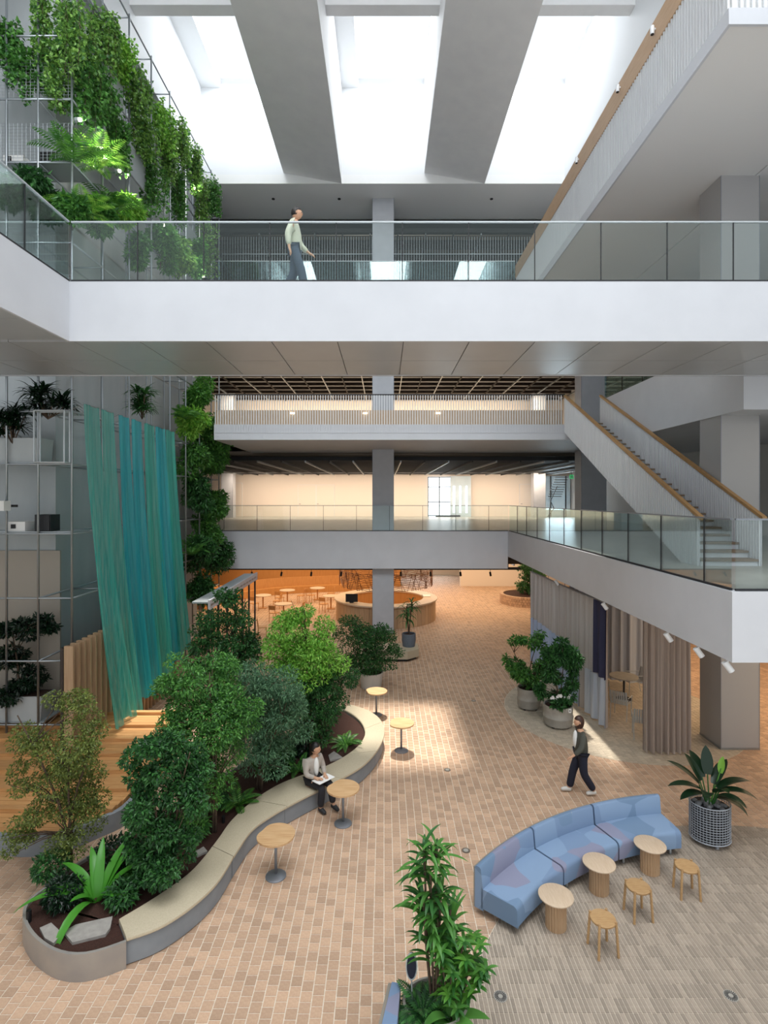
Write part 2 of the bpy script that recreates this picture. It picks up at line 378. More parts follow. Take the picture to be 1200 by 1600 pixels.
# roof
struct('ceiling', MB().box(-16, 16, 23.8, 44.4, 20.0, 20.4), 'soffit_white', 'white ceiling plane over the back galleries', 'ceiling')
struct('roof_edge_wall', MB().box(-16, 16, 23.8, 24.2, 20.4, 24.6), 'white_roof', 'white end wall of the skylight wells', 'wall')
struct('roof_side_slab', MB().box(7.9, 16, -4, 23.8, 20.0, 24.6), 'white_roof', 'white roof block beyond the skylight wells', 'ceiling')
struct('roof_core_slab', MB().box(-16, -8.0, -4, 23.8, 20.4, 24.6), 'white_roof', 'white roof block above the planted scaffold', 'ceiling')
for (xl, xr, who) in ((-4.4, -1.85, 'between the planted scaffold and the roof centre'), (1.76, 4.4, 'next to the timber railed walkway')):
    struct('roof_beam', MB().prism([(xl, 20.47), (xr, 20.0), (xr, 24.6), (xl, 24.6)], -4, 23.8, 'y'), 'beam_grey', 'wide grey roof beam with sloping underside ' + who, 'beam')
for (xa, xb, who) in ((-8, -7.14, 'above the planted scaffold'), (-1.85, -1.12, 'in the middle well'), (4.4, 5.1, 'in the well above the timber rail')):
    struct('sun_blocking_lid', MB().box(xa, xa + {-8: 3.6, -1.85: 3.61, 4.4: 3.5}[xa], 9.0, 20.0, 24.25, 24.6), 'white_roof', 'added sun blocking white roof panel ' + who, 'ceiling')  # mostly unseen panels, added to confine the sun patch on the floor
    struct('skylight_upstand', MB().box(xa, xb, -4, 23.8, 24.2, 24.6), 'white_roof', 'white ceiling strip beside the skylight opening ' + who, 'ceiling')
for (xa, xb, who) in ((-8, -4.4, 'over the planted scaffold'), (-1.85, 1.76, 'in the middle well'), (4.4, 7.9, 'in the well above the timber rail')):
    struct('roof_strut', MB().box(xa, xb, 17.1, 17.5, 21.75, 22.25), 'beam_grey', 'grey cross strut ' + who, 'beam')
# columns
def column(x0, x1, y0, y1, z0, z1, label, m='column'):
    t = thing('column', label, 'column', ((x0 + x1) / 2, (y0 + y1) / 2, z0), kind='structure')
    MB().box(x0, x1, y0, y1, z0, z1).build('shaft', m, t)
    MB().box(x0 - 0.006, x1 + 0.006, y0 - 0.006, y1 + 0.006, z0, z0 + 0.05).build('base_trim', 'steel', t)
    for xx in (x0 - 0.004, x1 - 0.012): MB().box(xx, xx + 0.016, y0 - 0.004, y0 + 0.004, z0 + 0.05, z1).build('corner_trim', 'pole_grey', t)
    return t
column(-0.53, 0.45, 24.95, 25.75, 0, 20.0, 'tall grey column beside the round wooden counter')
column(9.05, 10.2, 24.95, 25.8, 0, 20.0, 'grey column behind the white staircase')
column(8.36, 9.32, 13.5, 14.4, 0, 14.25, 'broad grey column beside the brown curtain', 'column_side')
column(-12.4, -11.5, 41.4, 42.2, 0, 20.0, 'far grey column behind the green wall end')
column(11.4, 12.3, 41.4, 42.2, 0, 20.0, 'far grey column beside the dark steel stair')

# second floor (back) and right side gallery
MBs = MB().box(-16, 16, 24.9, 44, 4.4, zL2); struct('gallery_floor', MBs, 'floor_upper', 'grey polished floor of the first gallery', 'floor')
struct('gallery_fascia', MB().box(-8.4, 5.6, 24.6, 24.9, 3.05, zL2), 'white', 'deep white slab edge above the wooden cafe', 'slab')
sg = MB().box(5.6, 16, 8.75, 24.9, 3.6, zL2 - 0.004)
struct('side_gallery_slab', sg, 'white', 'white side gallery slab above the curtain room', 'slab')
struct('side_gallery_floor', MB().box(5.75, 15, 8.9, 24.9, zL2 - 0.003, zL2 + 0.012), 'floor_upper', 'grey stone floor at the foot of the staircase', 'floor')
# third floor
struct('upper_gallery_slab', MB().box(-6.5, 16, 20.8, 26.8, 8.47, zL3), 'white', 'white upper gallery slab with timber lined rail', 'slab')
struct('upper_gallery_floor', MB().box(-16, 16, 26.8, 44, 8.97, zL3), 'floor_upper', 'floor of the upper back rooms', 'floor')
struct('upper_side_slab', MB().box(8.33, 16, 12.6, 20.8, 8.3, 10.0), 'white', 'white upper side gallery above the staircase', 'slab')
# top floor
struct('top_gallery_slab', MB().box(-16, 16, 24.0, 44, 14.9, 15.5), 'white', 'white top gallery slab at the back', 'slab')
struct('top_walkway_slab', MB().box(5.85, 9.2, 9.2, 24.0, 14.25, 14.47), 'soffit_grey', 'grey underside of the top walkway', 'slab')
struct('top_walkway_inner_slab', MB().box(9.24, 15, 9.2, 24.0, 14.25, 14.47), 'soffit_grey', 'inner grey ceiling beyond the shadow gap of the top walkway', 'slab')
tw = thing('walkway_fascia', 'thin white edge band of the top walkway', 'fascia', (5.85, 9.2, 14.25), kind='structure')
MB().box(5.80, 5.85, 9.15, 24.0, 14.22, 14.50).build('edge_band', 'white', tw); MB().box(5.85, 15, 9.15, 9.2, 14.22, 14.50).build('end_band', 'white', tw)

# foot bridge
struct('bridge_deck', MB().box(-9.5, 15, 9.80, 12.5, 9.12, zB - 0.02), 'white', 'white footbridge deck crossing the atrium', 'bridge')
struct('bridge_fascia', MB().box(-5.64, 15, 9.75, 9.80, 9.06, zB), 'white', 'plain white front edge of the footbridge', 'fascia')
struct('bridge_back_fascia', MB().box(-9.5, 15, 12.5, 12.55, 9.06, zB), 'white', 'white rear edge of the footbridge', 'fascia')
struct('side_bridge_deck', MB().box(-9.5, -5.69, -4, 9.80, 9.12, zB - 0.02), 'white', 'white side walkway deck joining the footbridge', 'bridge')
struct('side_bridge_fascia', MB().box(-5.69, -5.64, -4, 9.80, 9.06, zB), 'white', 'white edge of the side walkway joining the footbridge', 'fascia')
so = thing('bridge_soffit', 'grey satin metal panels under the footbridge', 'soffit', (0, 11, 9.06), kind='structure')
for i in range(-8, 13):
    for (ya, yb) in ((9.83, 11.18), (11.2, 12.48)):
        x0 = 0.35 + (i - 0) * 1.19
        MB().box(x0 + 0.008, x0 + 1.182, ya, yb, 9.07, 9.115).build('soffit_panel', 'panel_metal', so)
for i in range(0, 8):
    MB().box(-9.4, -5.72, 0.5 + i * 1.15, 1.64 + i * 1.15, 9.07, 9.115).build('soffit_panel', 'panel_metal', so)

# ------------------------------------------------------------------ glass balustrades
def glass_rail(label, A, B, z, h, step, rail='steel_pale', first=0.0, m='glass', group=None, base='dark', post=0.014):
    A, B = Vector((*A, 0)), Vector((*B, 0)); L = (B - A).length; d = (B - A) / L; nrm = Vector((-d.y, d.x, 0))
    t = thing('glass_balustrade', label, 'balustrade', (A.x, A.y, z), group)
    def slab(s0, s1, hw, z0, z1, name, mm):
        P = [A + d * s0 - nrm * hw, A + d * s1 - nrm * hw, A + d * s1 + nrm * hw, A + d * s0 + nrm * hw]
        MB().prism([(p.x, p.y) for p in P], z0, z1).build(name, mm, t)
    s = [0.0]; x = first if first > 0 else step
    while x < L - 0.02: s.append(x); x += step
    s.append(L)
    for a, b in zip(s, s[1:]): slab(a + 0.006, b - 0.006, 0.008, z + 0.02, z + h - 0.02, 'glass_pane', m)
    for a in s[1:-1]: slab(a - post / 2, a + post / 2, 0.010, z + 0.02, z + h - 0.02, 'joint_post', 'dark')
    slab(0, L, 0.018, z + h - 0.025, z + h, 'top_rail', rail); slab(0, L, 0.016, z, z + 0.035, 'base_channel', base)
    return t
glass_rail('long glass balustrade along the front of the footbridge', (-5.62, 9.78), (13.5, 9.78), zB, 1.09, 1.19, first=1.19)
glass_rail('glass balustrade of the side walkway turning off the footbridge', (-5.66, 9.76), (-5.66, 0), zB, 1.09, 1.19)
glass_rail('glass balustrade along the rear of the footbridge', (-7.0, 12.5), (13.5, 12.5), zB, 1.05, 2.4, post=0.006)
glass_rail('glass balustrade above the wooden cafe', (-8.3, 24.66), (5.63, 24.66), zL2, 1.17, 1.5, rail='pole_grey', first=1.05)
glass_rail('glass balustrade of the side gallery above the curtains', (5.66, 24.62), (5.66, 8.86), zL2, 1.17, 1.5, rail='pole_grey')
glass_rail('short glass balustrade turning the corner of the side gallery', (5.69, 8.81), (12, 8.81), zL2, 1.17, 1.5, rail='pole_grey')
glass_rail('glass balustrade of the top back gallery', (-8.3, 24.1), (5.8, 24.1), 15.5, 1.25, 1.5, rail='steel_pale', m='glass_blue')
glass_rail('blue tinted glass screen on the upper side gallery', (8.4, 20.7), (8.4, 14.6), 10.0, 1.1, 1.5, m='glass_blue')

# ------------------------------------------------------------------ baluster rails
def share(name, mb, m):
    me = bpy.data.meshes.new(name); me.from_pydata(mb.v, [], mb.f); me.materials.append(M[m]); return me
gr = thing('timber_lined_railing', 'white baluster railing backed with a timber board on the upper gallery', 'railing', (-6.45, 20.82, 8.72))
bme = share('baluster', MB().box(-0.014, 0.014, -0.02, 0.02, 0, 1.47), 'baluster')
for i in range(136):
    o = link('baluster', bme, gr); o.location = (i * 0.098, 0, 0.0)
MB().box(-6.47, 6.88, 20.79, 20.85, 10.18, 10.22).build('top_rail', 'dark', gr)
MB().box(-6.47, 6.88, 20.95, 21.0, 9.06, 9.63).build('timber_board', 'wood_pale', gr)
MB().box(-6.47, 6.88, 20.785, 20.80, 8.73, 8.77).build('bottom_rail', 'white', gr)
for i in range(3): MB().box(-3.6 + i * 2.8, -3.45 + i * 2.8, 20.93, 20.95, 9.5, 9.53).build('rail_lamp', 'lamp_glow', gr)
tr = thing('walkway_railing', 'white baluster railing with a broad timber rail along the top walkway', 'railing', (5.82, 9.2, 14.5))
bme2 = share('baluster', MB().box(-0.02, 0.02, -0.014, 0.014, 0, 1.46), 'baluster')
for i in range(148):
    o = link('baluster', bme2, tr); o.location = (0, i * 0.1, 0)
MB().box(5.79, 5.85, 9.15, 24, 15.93, 16.48).build('timber_rail', 'wood', tr)
MB().box(5.86, 5.90, 9.15, 24, 14.5, 15.93).build('backing_panel', 'soffit_white', tr)
tr2 = thing('walkway_railing', 'white baluster railing across the end of the top walkway', 'railing', (5.9, 9.2, 14.5))
bme3 = share('baluster', MB().box(-0.014, 0.014, -0.02, 0.02, 0, 1.46), 'baluster')
for i in range(60):
    o = link('baluster', bme3, tr2); o.location = (0.03 + i * 0.1, 0, 0)
MB().box(5.86, 12, 9.18, 9.22, 15.93, 16.0).build('end_rail', 'wood', tr2)
MB().box(5.9, 12, 9.24, 9.27, 14.5, 15.93).build('backing_panel', 'soffit_white', tr2)

# ------------------------------------------------------------------ staircase
ST0, ST1, SX0, SX1 = 11.95, 20.75, 6.9, 8.26
st = thing('staircase', 'white slatted staircase with timber handrails and treads', 'staircase', (7.6, 11.95, zL2 + 0.012))
NR = 27; rise = (zL3 - zL2) / NR; run = (ST1 - ST0) / NR
zs = lambda y: zL2 + (y - ST0) * (zL3 - zL2) / (ST1 - ST0)
for k in range(NR):
    y = ST0 + k * run; z = zL2 + (k + 1) * rise
    td = MB().box(SX0 + 0.05, SX1 - 0.05, y - 0.03, y + run, z - 0.05, z).build('tread', 'step_wood', st)
    MB().box(SX0 + 0.05, SX1 - 0.05, y, y + 0.02, z - rise, z - 0.05).build('riser', 'white', td)
for (x, nm) in ((SX0, 'near'), (SX1, 'far')):
    bot = lambda y: max(zs(y) - 0.30, zL2 + 0.013); top = lambda y: zs(y) + 1.05
    ys = [ST0 - 0.05, ST0 + 0.75, ST1]
    MB().prism([(ys[0], zL2 + 0.013), (ys[1], bot(ys[1])), (ys[2], bot(ys[2])), (ys[2], top(ys[2])), (ys[0], top(ys[0]))], x - 0.008, x + 0.008, 'x').build('side_panel', 'white', st)
    n = 96
    for i in range(n):
        y = ys[0] + (ys[2] - ys[0]) * (i + 0.5) / n
        sx = -0.03
        MB().prism([(y - 0.02, bot(y - 0.02)), (y + 0.02, bot(y + 0.02)), (y + 0.02, top(y + 0.02)), (y - 0.02, top(y - 0.02))], x - 0.034, x - 0.009, 'x').build('slat', 'baluster', st)
    MB().prism([(ys[0] - 0.1, top(ys[0]) + 0.0), (ys[2], top(ys[2]) + 0.0), (ys[2], top(ys[2]) + 0.07), (ys[0] - 0.1, top(ys[0]) + 0.07)], x - 0.05, x + 0.05, 'x').build('handrail', 'handrail', st)
MB().prism([(ST0 + 0.6, zL2 + 0.02), (ST1, zL3 - 0.42), (ST1, zL3 - 0.25), (ST0 + 0.3, zL2 + 0.02)], SX0 + 0.05, SX1 - 0.05, 'x').build('underside', 'white', st)

# ------------------------------------------------------------------ open ceilings of the back rooms
def grid_ceiling(label, z, y0, y1, x0, x1, nx, ny, m='dark', drop=0.0):
    t = thing('open_ceiling_grid', label, 'ceiling grid', ((x0 + x1) / 2, y0, z))
    for i in range(nx):
        x = x0 + (x1 - x0) * i / (nx - 1); MB().box(x - 0.03, x + 0.03, y0, y1, z, z + 0.09).build('runner', 'steel' if i % 2 else m, t)
    for j in range(ny):
        y = y0 + (y1 - y0) * j / (ny - 1); MB().box(x0, x1, y - 0.07, y + 0.07, z + 0.09, z + 0.30).build('joist', m, t)
    return t
grid_ceiling('dark open ceiling grid over the wooden cafe', 3.02, 25.9, 43, -12, 9, 16, 13, 'dark_brown')
grid_ceiling('dark slatted ceiling over the bright first gallery', 8.05, 27.6, 43.5, -12.5, 13, 22, 40)
grid_ceiling('dark joisted ceiling over the upper gallery rooms', 14.0, 25.5, 43.5, -13, 14, 22, 14, 'dark_brown')
grid_ceiling('dark services ceiling over the top gallery', 19.2, 26.8, 43, -13, 13, 20, 20)
struct('dark_ceiling_void', MB().box(-15.6, 15, 26.8, 43.9, 19.75, 19.95), 'dark', 'dark painted void above the top gallery services', 'ceiling')
struct('plenum_ceiling', MB().box(-15.6, 15, 26.9, 43.9, 8.85, 8.95), 'dark_brown', 'dark plenum above the first gallery', 'ceiling')
struct('cafe_ceiling', MB().box(-15.6, 15, 25.0, 43.9, 4.25, 4.35), 'dark_brown', 'dark ceiling above the cafe grid', 'ceiling')
for lv, (y, z, n) in enumerate(((27.2, 8.35, 11), (26.7, 3.35, 10), (27.6, 19.35, 9))):
    for k in range(2):
        t = thing('service_duct', ['round metal service duct under the upper gallery', 'round metal duct above the cafe', 'round metal duct over the top gallery'][lv] + (', closest to the slab edge', ', set behind the first duct')[k], 'duct', (0, y + k * 1.5, z), group='ducts level %d' % lv)
        MB().tube([(-11, y + k * 1.5, z + 0.1), (12, y + k * 1.5, z + 0.1)], 0.14, 10).build('pipe', 'duct', t, True)
        for i in range(n):
            x = -10 + i * 22 / n; MB().box(x, x + 0.04, y + k * 1.5 - 0.02, y + k * 1.5 + 0.02, z - 0.05, z + 0.48).build('hanger', 'dark', t)
lb = thing('track_bar', 'long dark lighting bar in front of the cafe ceiling', 'light track', (0, 25.9, 2.83))
MB().box(-8, 6.5, 25.86, 25.96, 2.83, 2.95).build('bar', 'dark', lb)
for k in range(6): MB().box(-7.6 + k * 2.7, -7.57 + k * 2.7, 25.9, 25.93, 2.94, 4.26).build('hanger', 'dark', lb)
for i in range(9):
    x = -6.3 + i * 1.42
    if -0.7 < x < 0.6: continue
    s = thing('track_spotlight', 'small black spotlight hanging from the dark lighting bar', 'spotlight', (x, 25.9, 2.6), group='black spotlights on the cafe bar')
    MB().tube([(x, 25.9, 2.836), (x, 25.9, 2.68)], 0.012, 6).build('stem', 'black', s); MB().tube([(x, 25.95, 2.70), (x, 25.80, 2.56)], 0.05, 10).build('lamp_head', 'black', s)
for i, x in enumerate((-6.9, -3.0, 1.4, 3.7)):
    MBt = MB().prism([(x, 26.3), (x + 0.16, 26.3), (x + 0.16, 28.4), (x, 28.4)], 2.98, 3.02)
    tag(MBt.build('ceiling_tube_lamp', 'tube_glow'), 'glowing tube lamp in the cafe ceiling', 'lamp', 'tube lamps in the cafe ceiling')
for i, x in enumerate((-3.4, 2.4, 4.3, 5.2)):
    s = thing('ceiling_fan_duct', 'round black ceiling unit behind the white slab edge', 'duct', (x, 26.5, 3.0), group='round black ceiling units')
    MB().tube([(x, 26.2, 3.2), (x, 26.8, 3.2)], 0.28, 18).build('drum', 'black', s); MB().lathe([(0.2, 0), (0.23, 0.02), (0.26, 0)], (x, 0, 0), 18).build('ring', 'duct', s) if False else None

# back rooms: doors, glazed lobby, dark stair, corridor
def flat_door(n, px0, px1, py0, label):
    a = U(px0, py0, 43.95); b = U(px1, py0, 43.95)
    d = thing('door_%d' % n, label, 'door', (a.x, 43.95, zL2), kind='structure')
    lf = MB().box(a.x, b.x, 43.93, 44.0, zL2, a.z).build('leaf', 'warm_wall', d)
    MB().box(a.x - 0.03, a.x, 43.92, 44.0, zL2, a.z + 0.03).build('jamb', 'soffit_grey', d); MB().box(b.x, b.x + 0.03, 43.92, 44.0, zL2, a.z + 0.03).build('jamb', 'soffit_grey', d)
    MB().box(a.x, b.x, 43.92, 44.0, a.z, a.z + 0.03).build('head', 'soffit_grey', d); MB().box(a.x + 0.08, a.x + 0.2, 43.88, 43.93, zL2 + 1.0, zL2 + 1.04).build('handle', 'pole_grey', lf)
flat_door(1, 466, 494, 758, 'flush white door leaf with lever handle in the pale back wall')
flat_door(2, 494, 522, 758, 'flush white door leaf paired with the lever handle door')
flat_door(3, 354, 378, 755, 'single flush white door near the far grey column')
flat_door(4, 812, 832, 757, 'flush white service door beside the glazed lobby')
wl = thing('window_1', 'bright glazed lobby window with dark mullions in the back wall', 'window', (3.6, 43.9, zL2), kind='structure')
a, b = U(669, 742, 43.9), U(704, 742, 43.9)
MB().box(a.x, b.x, 43.9, 43.96, zL2, 7.95).build('pane', 'window_day', wl)
for x in (a.x, (a.x + b.x) / 2, b.x): MB().box(x - 0.03, x + 0.03, 43.82, 43.9, zL2, 7.95).build('mullion', 'dark', wl)
for z in (zL2 + 0.05, 5.9, 7.1, 7.9): MB().box(a.x, b.x, 43.82, 43.9, z, z + 0.06).build('transom', 'dark', wl)
lo = thing('lift_lobby', 'pale blue lobby recess with bright slit windows', 'lobby', (6.0, 43.7, zL2), kind='structure')
a, b = U(704, 742, 43.6), U(736, 742, 43.6)
MB().box(a.x, b.x, 43.6, 43.95, zL2, 8.0).build('recess_wall', 'wall_blue', lo)
for k in range(3):
    x = a.x + 0.2 + k * 0.5; MB().box(x, x + 0.14, 43.56, 43.6, zL2 + 0.3, 7.2).build('slit_window', 'window_day', lo)
MB().box(a.x - 1.2, b.x - 0.9, 43.3, 43.6, zL2, zL2 + 0.12).build('step', 'dark', lo)
br = thing('bright_side_window', 'large pale blue glazed wall behind the dark steel stair', 'window', (15, 43.5, zL2), kind='structure')
a, b = U(850, 742, 43.5), U(1010, 742, 43.5)
MB().box(a.x, min(b.x, 14.9), 43.5, 43.6, zL2, 8.0).build('pane', 'wall_blue', br)
for k in range(3): MB().box(a.x + 0.5 + k * 1.2, a.x + 0.56 + k * 1.2, 43.42, 43.5, zL2, 8.0).build('mullion', 'dark', br)
light('side_window_daylight', 'AREA', (13.6, 42.5, 6.6), 160, (0.7, 0.88, 1.0), (math.radians(-80), 0, 0), 2.4, 2.6)
sd = thing('steel_stair', 'small dark steel stair seen far behind the gallery', 'stair', (13.2, 42.6, zL2))
for k in range(9): MB().box(13.0 - 0.0, 14.0, 42.9 - k * 0.2, 43.1 - k * 0.2, zL2 + 1.6 + k * 0.18, zL2 + 1.65 + k * 0.18).build('tread', 'dark', sd)
MB().tube([(13.0, 43.2, zL2), (13.3, 42.6, zL2 + 0.7), (12.95, 42.3, zL2 + 1.3), (13.3, 41.8, zL2 + 2.4)], 0.04, 6).build('rail', 'dark', sd)
ex = thing('exit_sign', 'small green exit sign hanging at the first gallery', 'sign', tuple(U(893, 745, 36)))
p = U(893, 745, 36); MB().box(p.x - 0.13, p.x + 0.13, 35.98, 36.02, p.z - 0.13, p.z + 0.13).build('sign_plate', 'exit_glow', ex); MB().box(p.x - 0.01, p.x + 0.01, 35.99, 36.01, p.z + 0.13, 8.86).build('hanger', 'dark', ex)
MB().prism([(p.x - 0.07, p.z - 0.08), (p.x - 0.03, p.z - 0.08), (p.x - 0.03, p.z + 0.02), (p.x + 0.04, p.z - 0.08), (p.x + 0.08, p.z - 0.08), (p.x + 0.08, p.z + 0.08), (p.x + 0.04, p.z + 0.08), (p.x + 0.04, p.z - 0.02), (p.x - 0.03, p.z + 0.08), (p.x - 0.07, p.z + 0.08)], 35.965, 35.98, 'y').build('pictogram', 'paper', ex)
for px in (427, 530, 768):
    q = U(px, 320, 25); tag(MB().tube([(q.x, 25, 20.0), (q.x, 25, 19.97)], 0.07, 12).build('recessed_downlight', 'dark'), 'small dark recessed downlight in the white ceiling edge', 'downlight', 'recessed downlights in the ceiling edge')
# upper rooms right: book shelves behind the bridge glass
rs = thing('rod_screen', 'fine pale rod screen in front of the dark top gallery ceiling', 'screen', (-8, 26.9, 15.5))
rme = share('rod', MB().box(-0.01, 0.01, -0.01, 0.01, 0, 3.66), 'steel_pale')
for i in range(118):
    o = link('rod', rme, rs); o.location = (i * 0.13, 0, 0)
for z in (16.8, 18.3): MB().box(-8, 7.3, 26.9, 26.93, z, z + 0.03).build('cross_rod', 'steel_pale', rs)
bs = thing('wall_shelf', 'dark wall shelf with books beyond the bridge glass', 'shelf', (9.6, 14.0, 10.25))
for k in range(3): MB().box(9.75, 12.0, 14.5, 14.8, 10.6 + k * 0.5, 10.64 + k * 0.5).build('board', 'dark', bs)
for x in (9.75, 11.96): MB().box(x, x + 0.04, 14.5, 14.8, 10.25, 11.7).build('upright', 'dark', bs)

# ------------------------------------------------------------------ serpentine planter with bench
BH = 0.39
outer = [G(*p, BH) for p in ((197,1466),(250,1447),(300,1415),(340,1377),(370,1330),(395,1295),(430,1270),(470,1248),(510,1228),(540,1212),(570,1193),(592,1168),(601,1143),(593,1122),(572,1108),(545,1100))]
inner = [G(*p, BH) for p in ((185,1435),(240,1402),(290,1367),(315,1342),(340,1310),(362,1280),(395,1250),(435,1225),(478,1208),(512,1195),(540,1180),(560,1164),(570,1147),(566,1131),(554,1118),(537,1108))]
NB = 97
O_, I_ = resample(outer, NB), resample(inner, NB)
pl = thing('bench_planter', 'serpentine concrete planter with a pale stone bench along one side', 'planter', (-3.0, 9.5, 0))
cuts = [0, 20, 36, 50, 64, 80, NB - 1]
def slab_between(A, B, z0, z1, inset=0.0):
    mb = MB(); n = len(A); rows = []
    for a, b in zip(A, B):
        d = (b - a); w = d.length; d = d / w; e = 0.018
        prof = [(e, z0), (0, z0 + e), (0, z1 - e), (e * 0.3, z1 - e * 0.3), (e, z1), (w - e, z1), (w, z1 - e), (w, z0)]
        rows.append([(a.x + d.x * (s + inset), a.y + d.y * (s + inset), z) for s, z in prof])
    mb.grid(rows); m = len(rows[0]); mb.f.append(tuple(range(m))); mb.f.append(tuple(len(mb.v) - 1 - k for k in range(m)))
    return mb
for a, b in zip(cuts, cuts[1:]):
    A, B = O_[a:b + 1], I_[a:b + 1]
    sh = (A[1] - A[0]).normalized() * 0.006; A = [A[0] + sh] + A[1:-1] + [A[-1] - sh]; B = [B[0] + sh] + B[1:-1] + [B[-1] - sh]
    slab_between(A, B, 0.33, BH).build('bench_slab', 'bench_top', pl, True, 35)
    A2 = [p.lerp(q, 0.07) for p, q in zip(A, B)]
    slab_between(A2, B, 0.0, 0.328).build('bench_base', 'concrete_dark', pl, True, 35)
nose = [O_[0]] + [G(*p, BH) for p in ((160,1479),(125,1486),(90,1481),(60,1463),(42,1440),(38,1420),(47,1402),(75,1380),(130,1340),(200,1300),(280,1255),(340,1215),(420,1165),(480,1128),(520,1108))] + [I_[-1]]
N_ = resample(nose, 90)
mb = MB(); rows = []
for i, p in enumerate(N_):
    t = (N_[min(i + 1, 89)] - N_[max(i - 1, 0)]).normalized(); nrm = Vector((t.y, -t.x, 0)) * 0.02
    rows.append([(p.x + nrm.x * s, p.y + nrm.y * s, z) for s, z in ((1, 0), (1, BH - 0.03), (-1, BH - 0.03), (-1, 0))])
mb.grid(rows).build('planter_band', 'band_metal', pl, True, 40)
sl = [(p.x, p.y) for p in N_] + [(p.x, p.y) for p in reversed(I_[1:-1])]
cxs, cys = sum(p[0] for p in sl) / len(sl), sum(p[1] for p in sl) / len(sl)
# soil as a strip between the band and the bench
bk = resample(nose[7:], NB); mbs = MB()
rows = []
for i in range(NB):
    a, b = I_[i], bk[i]; rows.append([(a.x + (b.x - a.x) * u, a.y + (b.y - a.y) * u, 0.30 + 0.035 * math.sin(math.pi * u) + 0.012 * RNG.random()) for u in (0, 0.15, 0.3, 0.45, 0.6, 0.75, 0.9, 1.0)])
mbs.grid(rows)
nz = resample(nose[:8], 30); c0 = I_[0]
mbs.grid([[(c0.x + (q.x - c0.x) * u, c0.y + (q.y - c0.y) * u, 0.30 + 0.01 * RNG.random()) for u in (0.02, 0.4, 0.7, 1.0)] for q in nz])
so_ = mbs.build('soil', 'soil', pl, True); so_['kind'] = 'stuff'
def slate(pts, label):
    P = [G(*p, 0.34) for p in pts]; c = sum(P, Vector()) / len(P)
    m = MB().prism([(p.x, p.y) for p in P], 0.295, 0.345); tag(m.build('slate_slab', 'slate'), label, 'stone')
slate(((62,1450),(80,1442),(97,1458),(84,1474),(70,1466)), 'small grey slate slab in the rounded end of the planter')
slate(((99,1456),(118,1445),(176,1432),(172,1450),(165,1460),(113,1473)), 'broad grey slate slab under the strap leaved plant')
slate(((303,1332),(318,1323),(324,1330),(308,1338)), 'grey slate chip beside the bench')
slate(((513,1180),(522,1174),(536,1184),(516,1189)), 'pale rock beside the seated reader')
ul = thing('uplight', 'black cylindrical uplight at the planter rim', 'lamp', tuple(G(45, 1440, 0.31)))
p = G(45, 1440, 0.31); MB().tube([p, p + Vector((0, 0, 0.16))], 0.035, 10).build('lamp_body', 'black', ul); MB().tube([p, p + Vector((0, 0, -0.03))], 0.015, 6).build('spike', 'black', ul)
ul2 = thing('uplight', 'small black uplight beside the bench midway', 'lamp', tuple(G(349, 1286, 0.31)))
p = G(349, 1286, 0.31); MB().tube([p, p + Vector((0, 0, 0.13))], 0.03, 10).build('lamp_body', 'black', ul2); MB().tube([p, p + Vector((0, 0, -0.03))], 0.015, 6).build('spike', 'black', ul2)

# ------------------------------------------------------------------ bean shaped tables along the bench
def bean_table(px, py, label, ang, r=0.315):
    b = G(px, py); t = thing('pedestal_table', label, 'table', tuple(b))
    poly = []
    for k in range(36):
        a = 2 * math.pi * k / 36; rr = r * (1 - 0.16 * math.exp(-((a - 2.5) / 0.45) ** 2)); poly.append((b.x + rr * math.cos(a + ang), b.y + rr * math.sin(a + ang)))
    MB().prism(poly, 0.665, 0.695).build('table_top', 'wood_x', t)
    MB().tube([b + Vector((0, 0, 0.03)), b + Vector((0, 0, 0.665))], 0.024, 12).build('pole', 'pole_grey', t, True)
    MB().lathe([(0.17, 0), (0.17, 0.012), (0.14, 0.03), (0.03, 0.05), (0.0, 0.05)], b, 32).build('base', 'pole_grey', t, True, 40)
bean_table(431, 1369, 'bean shaped wooden table with grey pedestal beside the middle of the bench', 0.2)
bean_table(536, 1287, 'bean shaped wooden table in front of the seated reader', 0.0)
bean_table(627, 1173, 'bean shaped wooden table standing in the open beside the bench bend', 0.5)
bean_table(588, 1117, 'bean shaped wooden table next to the white potted tree', 0.9)

# ------------------------------------------------------------------ curved sofa
def circ3(a, b, c):
    ax, ay, bx, by, cx_, cy_ = a.x, a.y, b.x, b.y, c.x, c.y
    d = 2 * (ax * (by - cy_) + bx * (cy_ - ay) + cx_ * (ay - by))
    ux = ((ax * ax + ay * ay) * (by - cy_) + (bx * bx + by * by) * (cy_ - ay) + (cx_ * cx_ + cy_ * cy_) * (ay - by)) / d
    uy = ((ax * ax + ay * ay) * (cx_ - bx) + (bx * bx + by * by) * (ax - cx_) + (cx_ * cx_ + cy_ * cy_) * (bx - ax)) / d
    return ux, uy, math.hypot(ax - ux, ay - uy)
sa, sb, sc_ = G(739, 1352, 0.72), G(865, 1272, 0.72), G(1026, 1238, 0.72)
ux, uy, R0 = circ3(sa, sb, sc_)
a0, a1 = math.atan2(sa.y - uy, sa.x - ux), math.atan2(sc_.y - uy, sc_.x - ux)
def arc_solid(name, m, par, t0, t1, prof, seg=10):
    rows = []
    for k in range(seg + 1):
        a = t0 + (t1 - t0) * k / seg; rows.append([(ux + r * math.cos(a), uy + r * math.sin(a), z) for r, z in prof])
    mb = MB().grid([r + [r[0]] for r in rows]); n = len(prof) + 1
    mb.f.append(tuple(range(n - 1))); mb.f.append(tuple(seg * n + k for k in reversed(range(n - 1))))
    return mb.build(name, m, par, True, 40)
sofa = thing('curved_sofa', 'blue patchwork curved sofa of three joined modules', 'sofa', ((sa.x + sc_.x) / 2, (sa.y + sc_.y) / 2 - 0.3, 0))
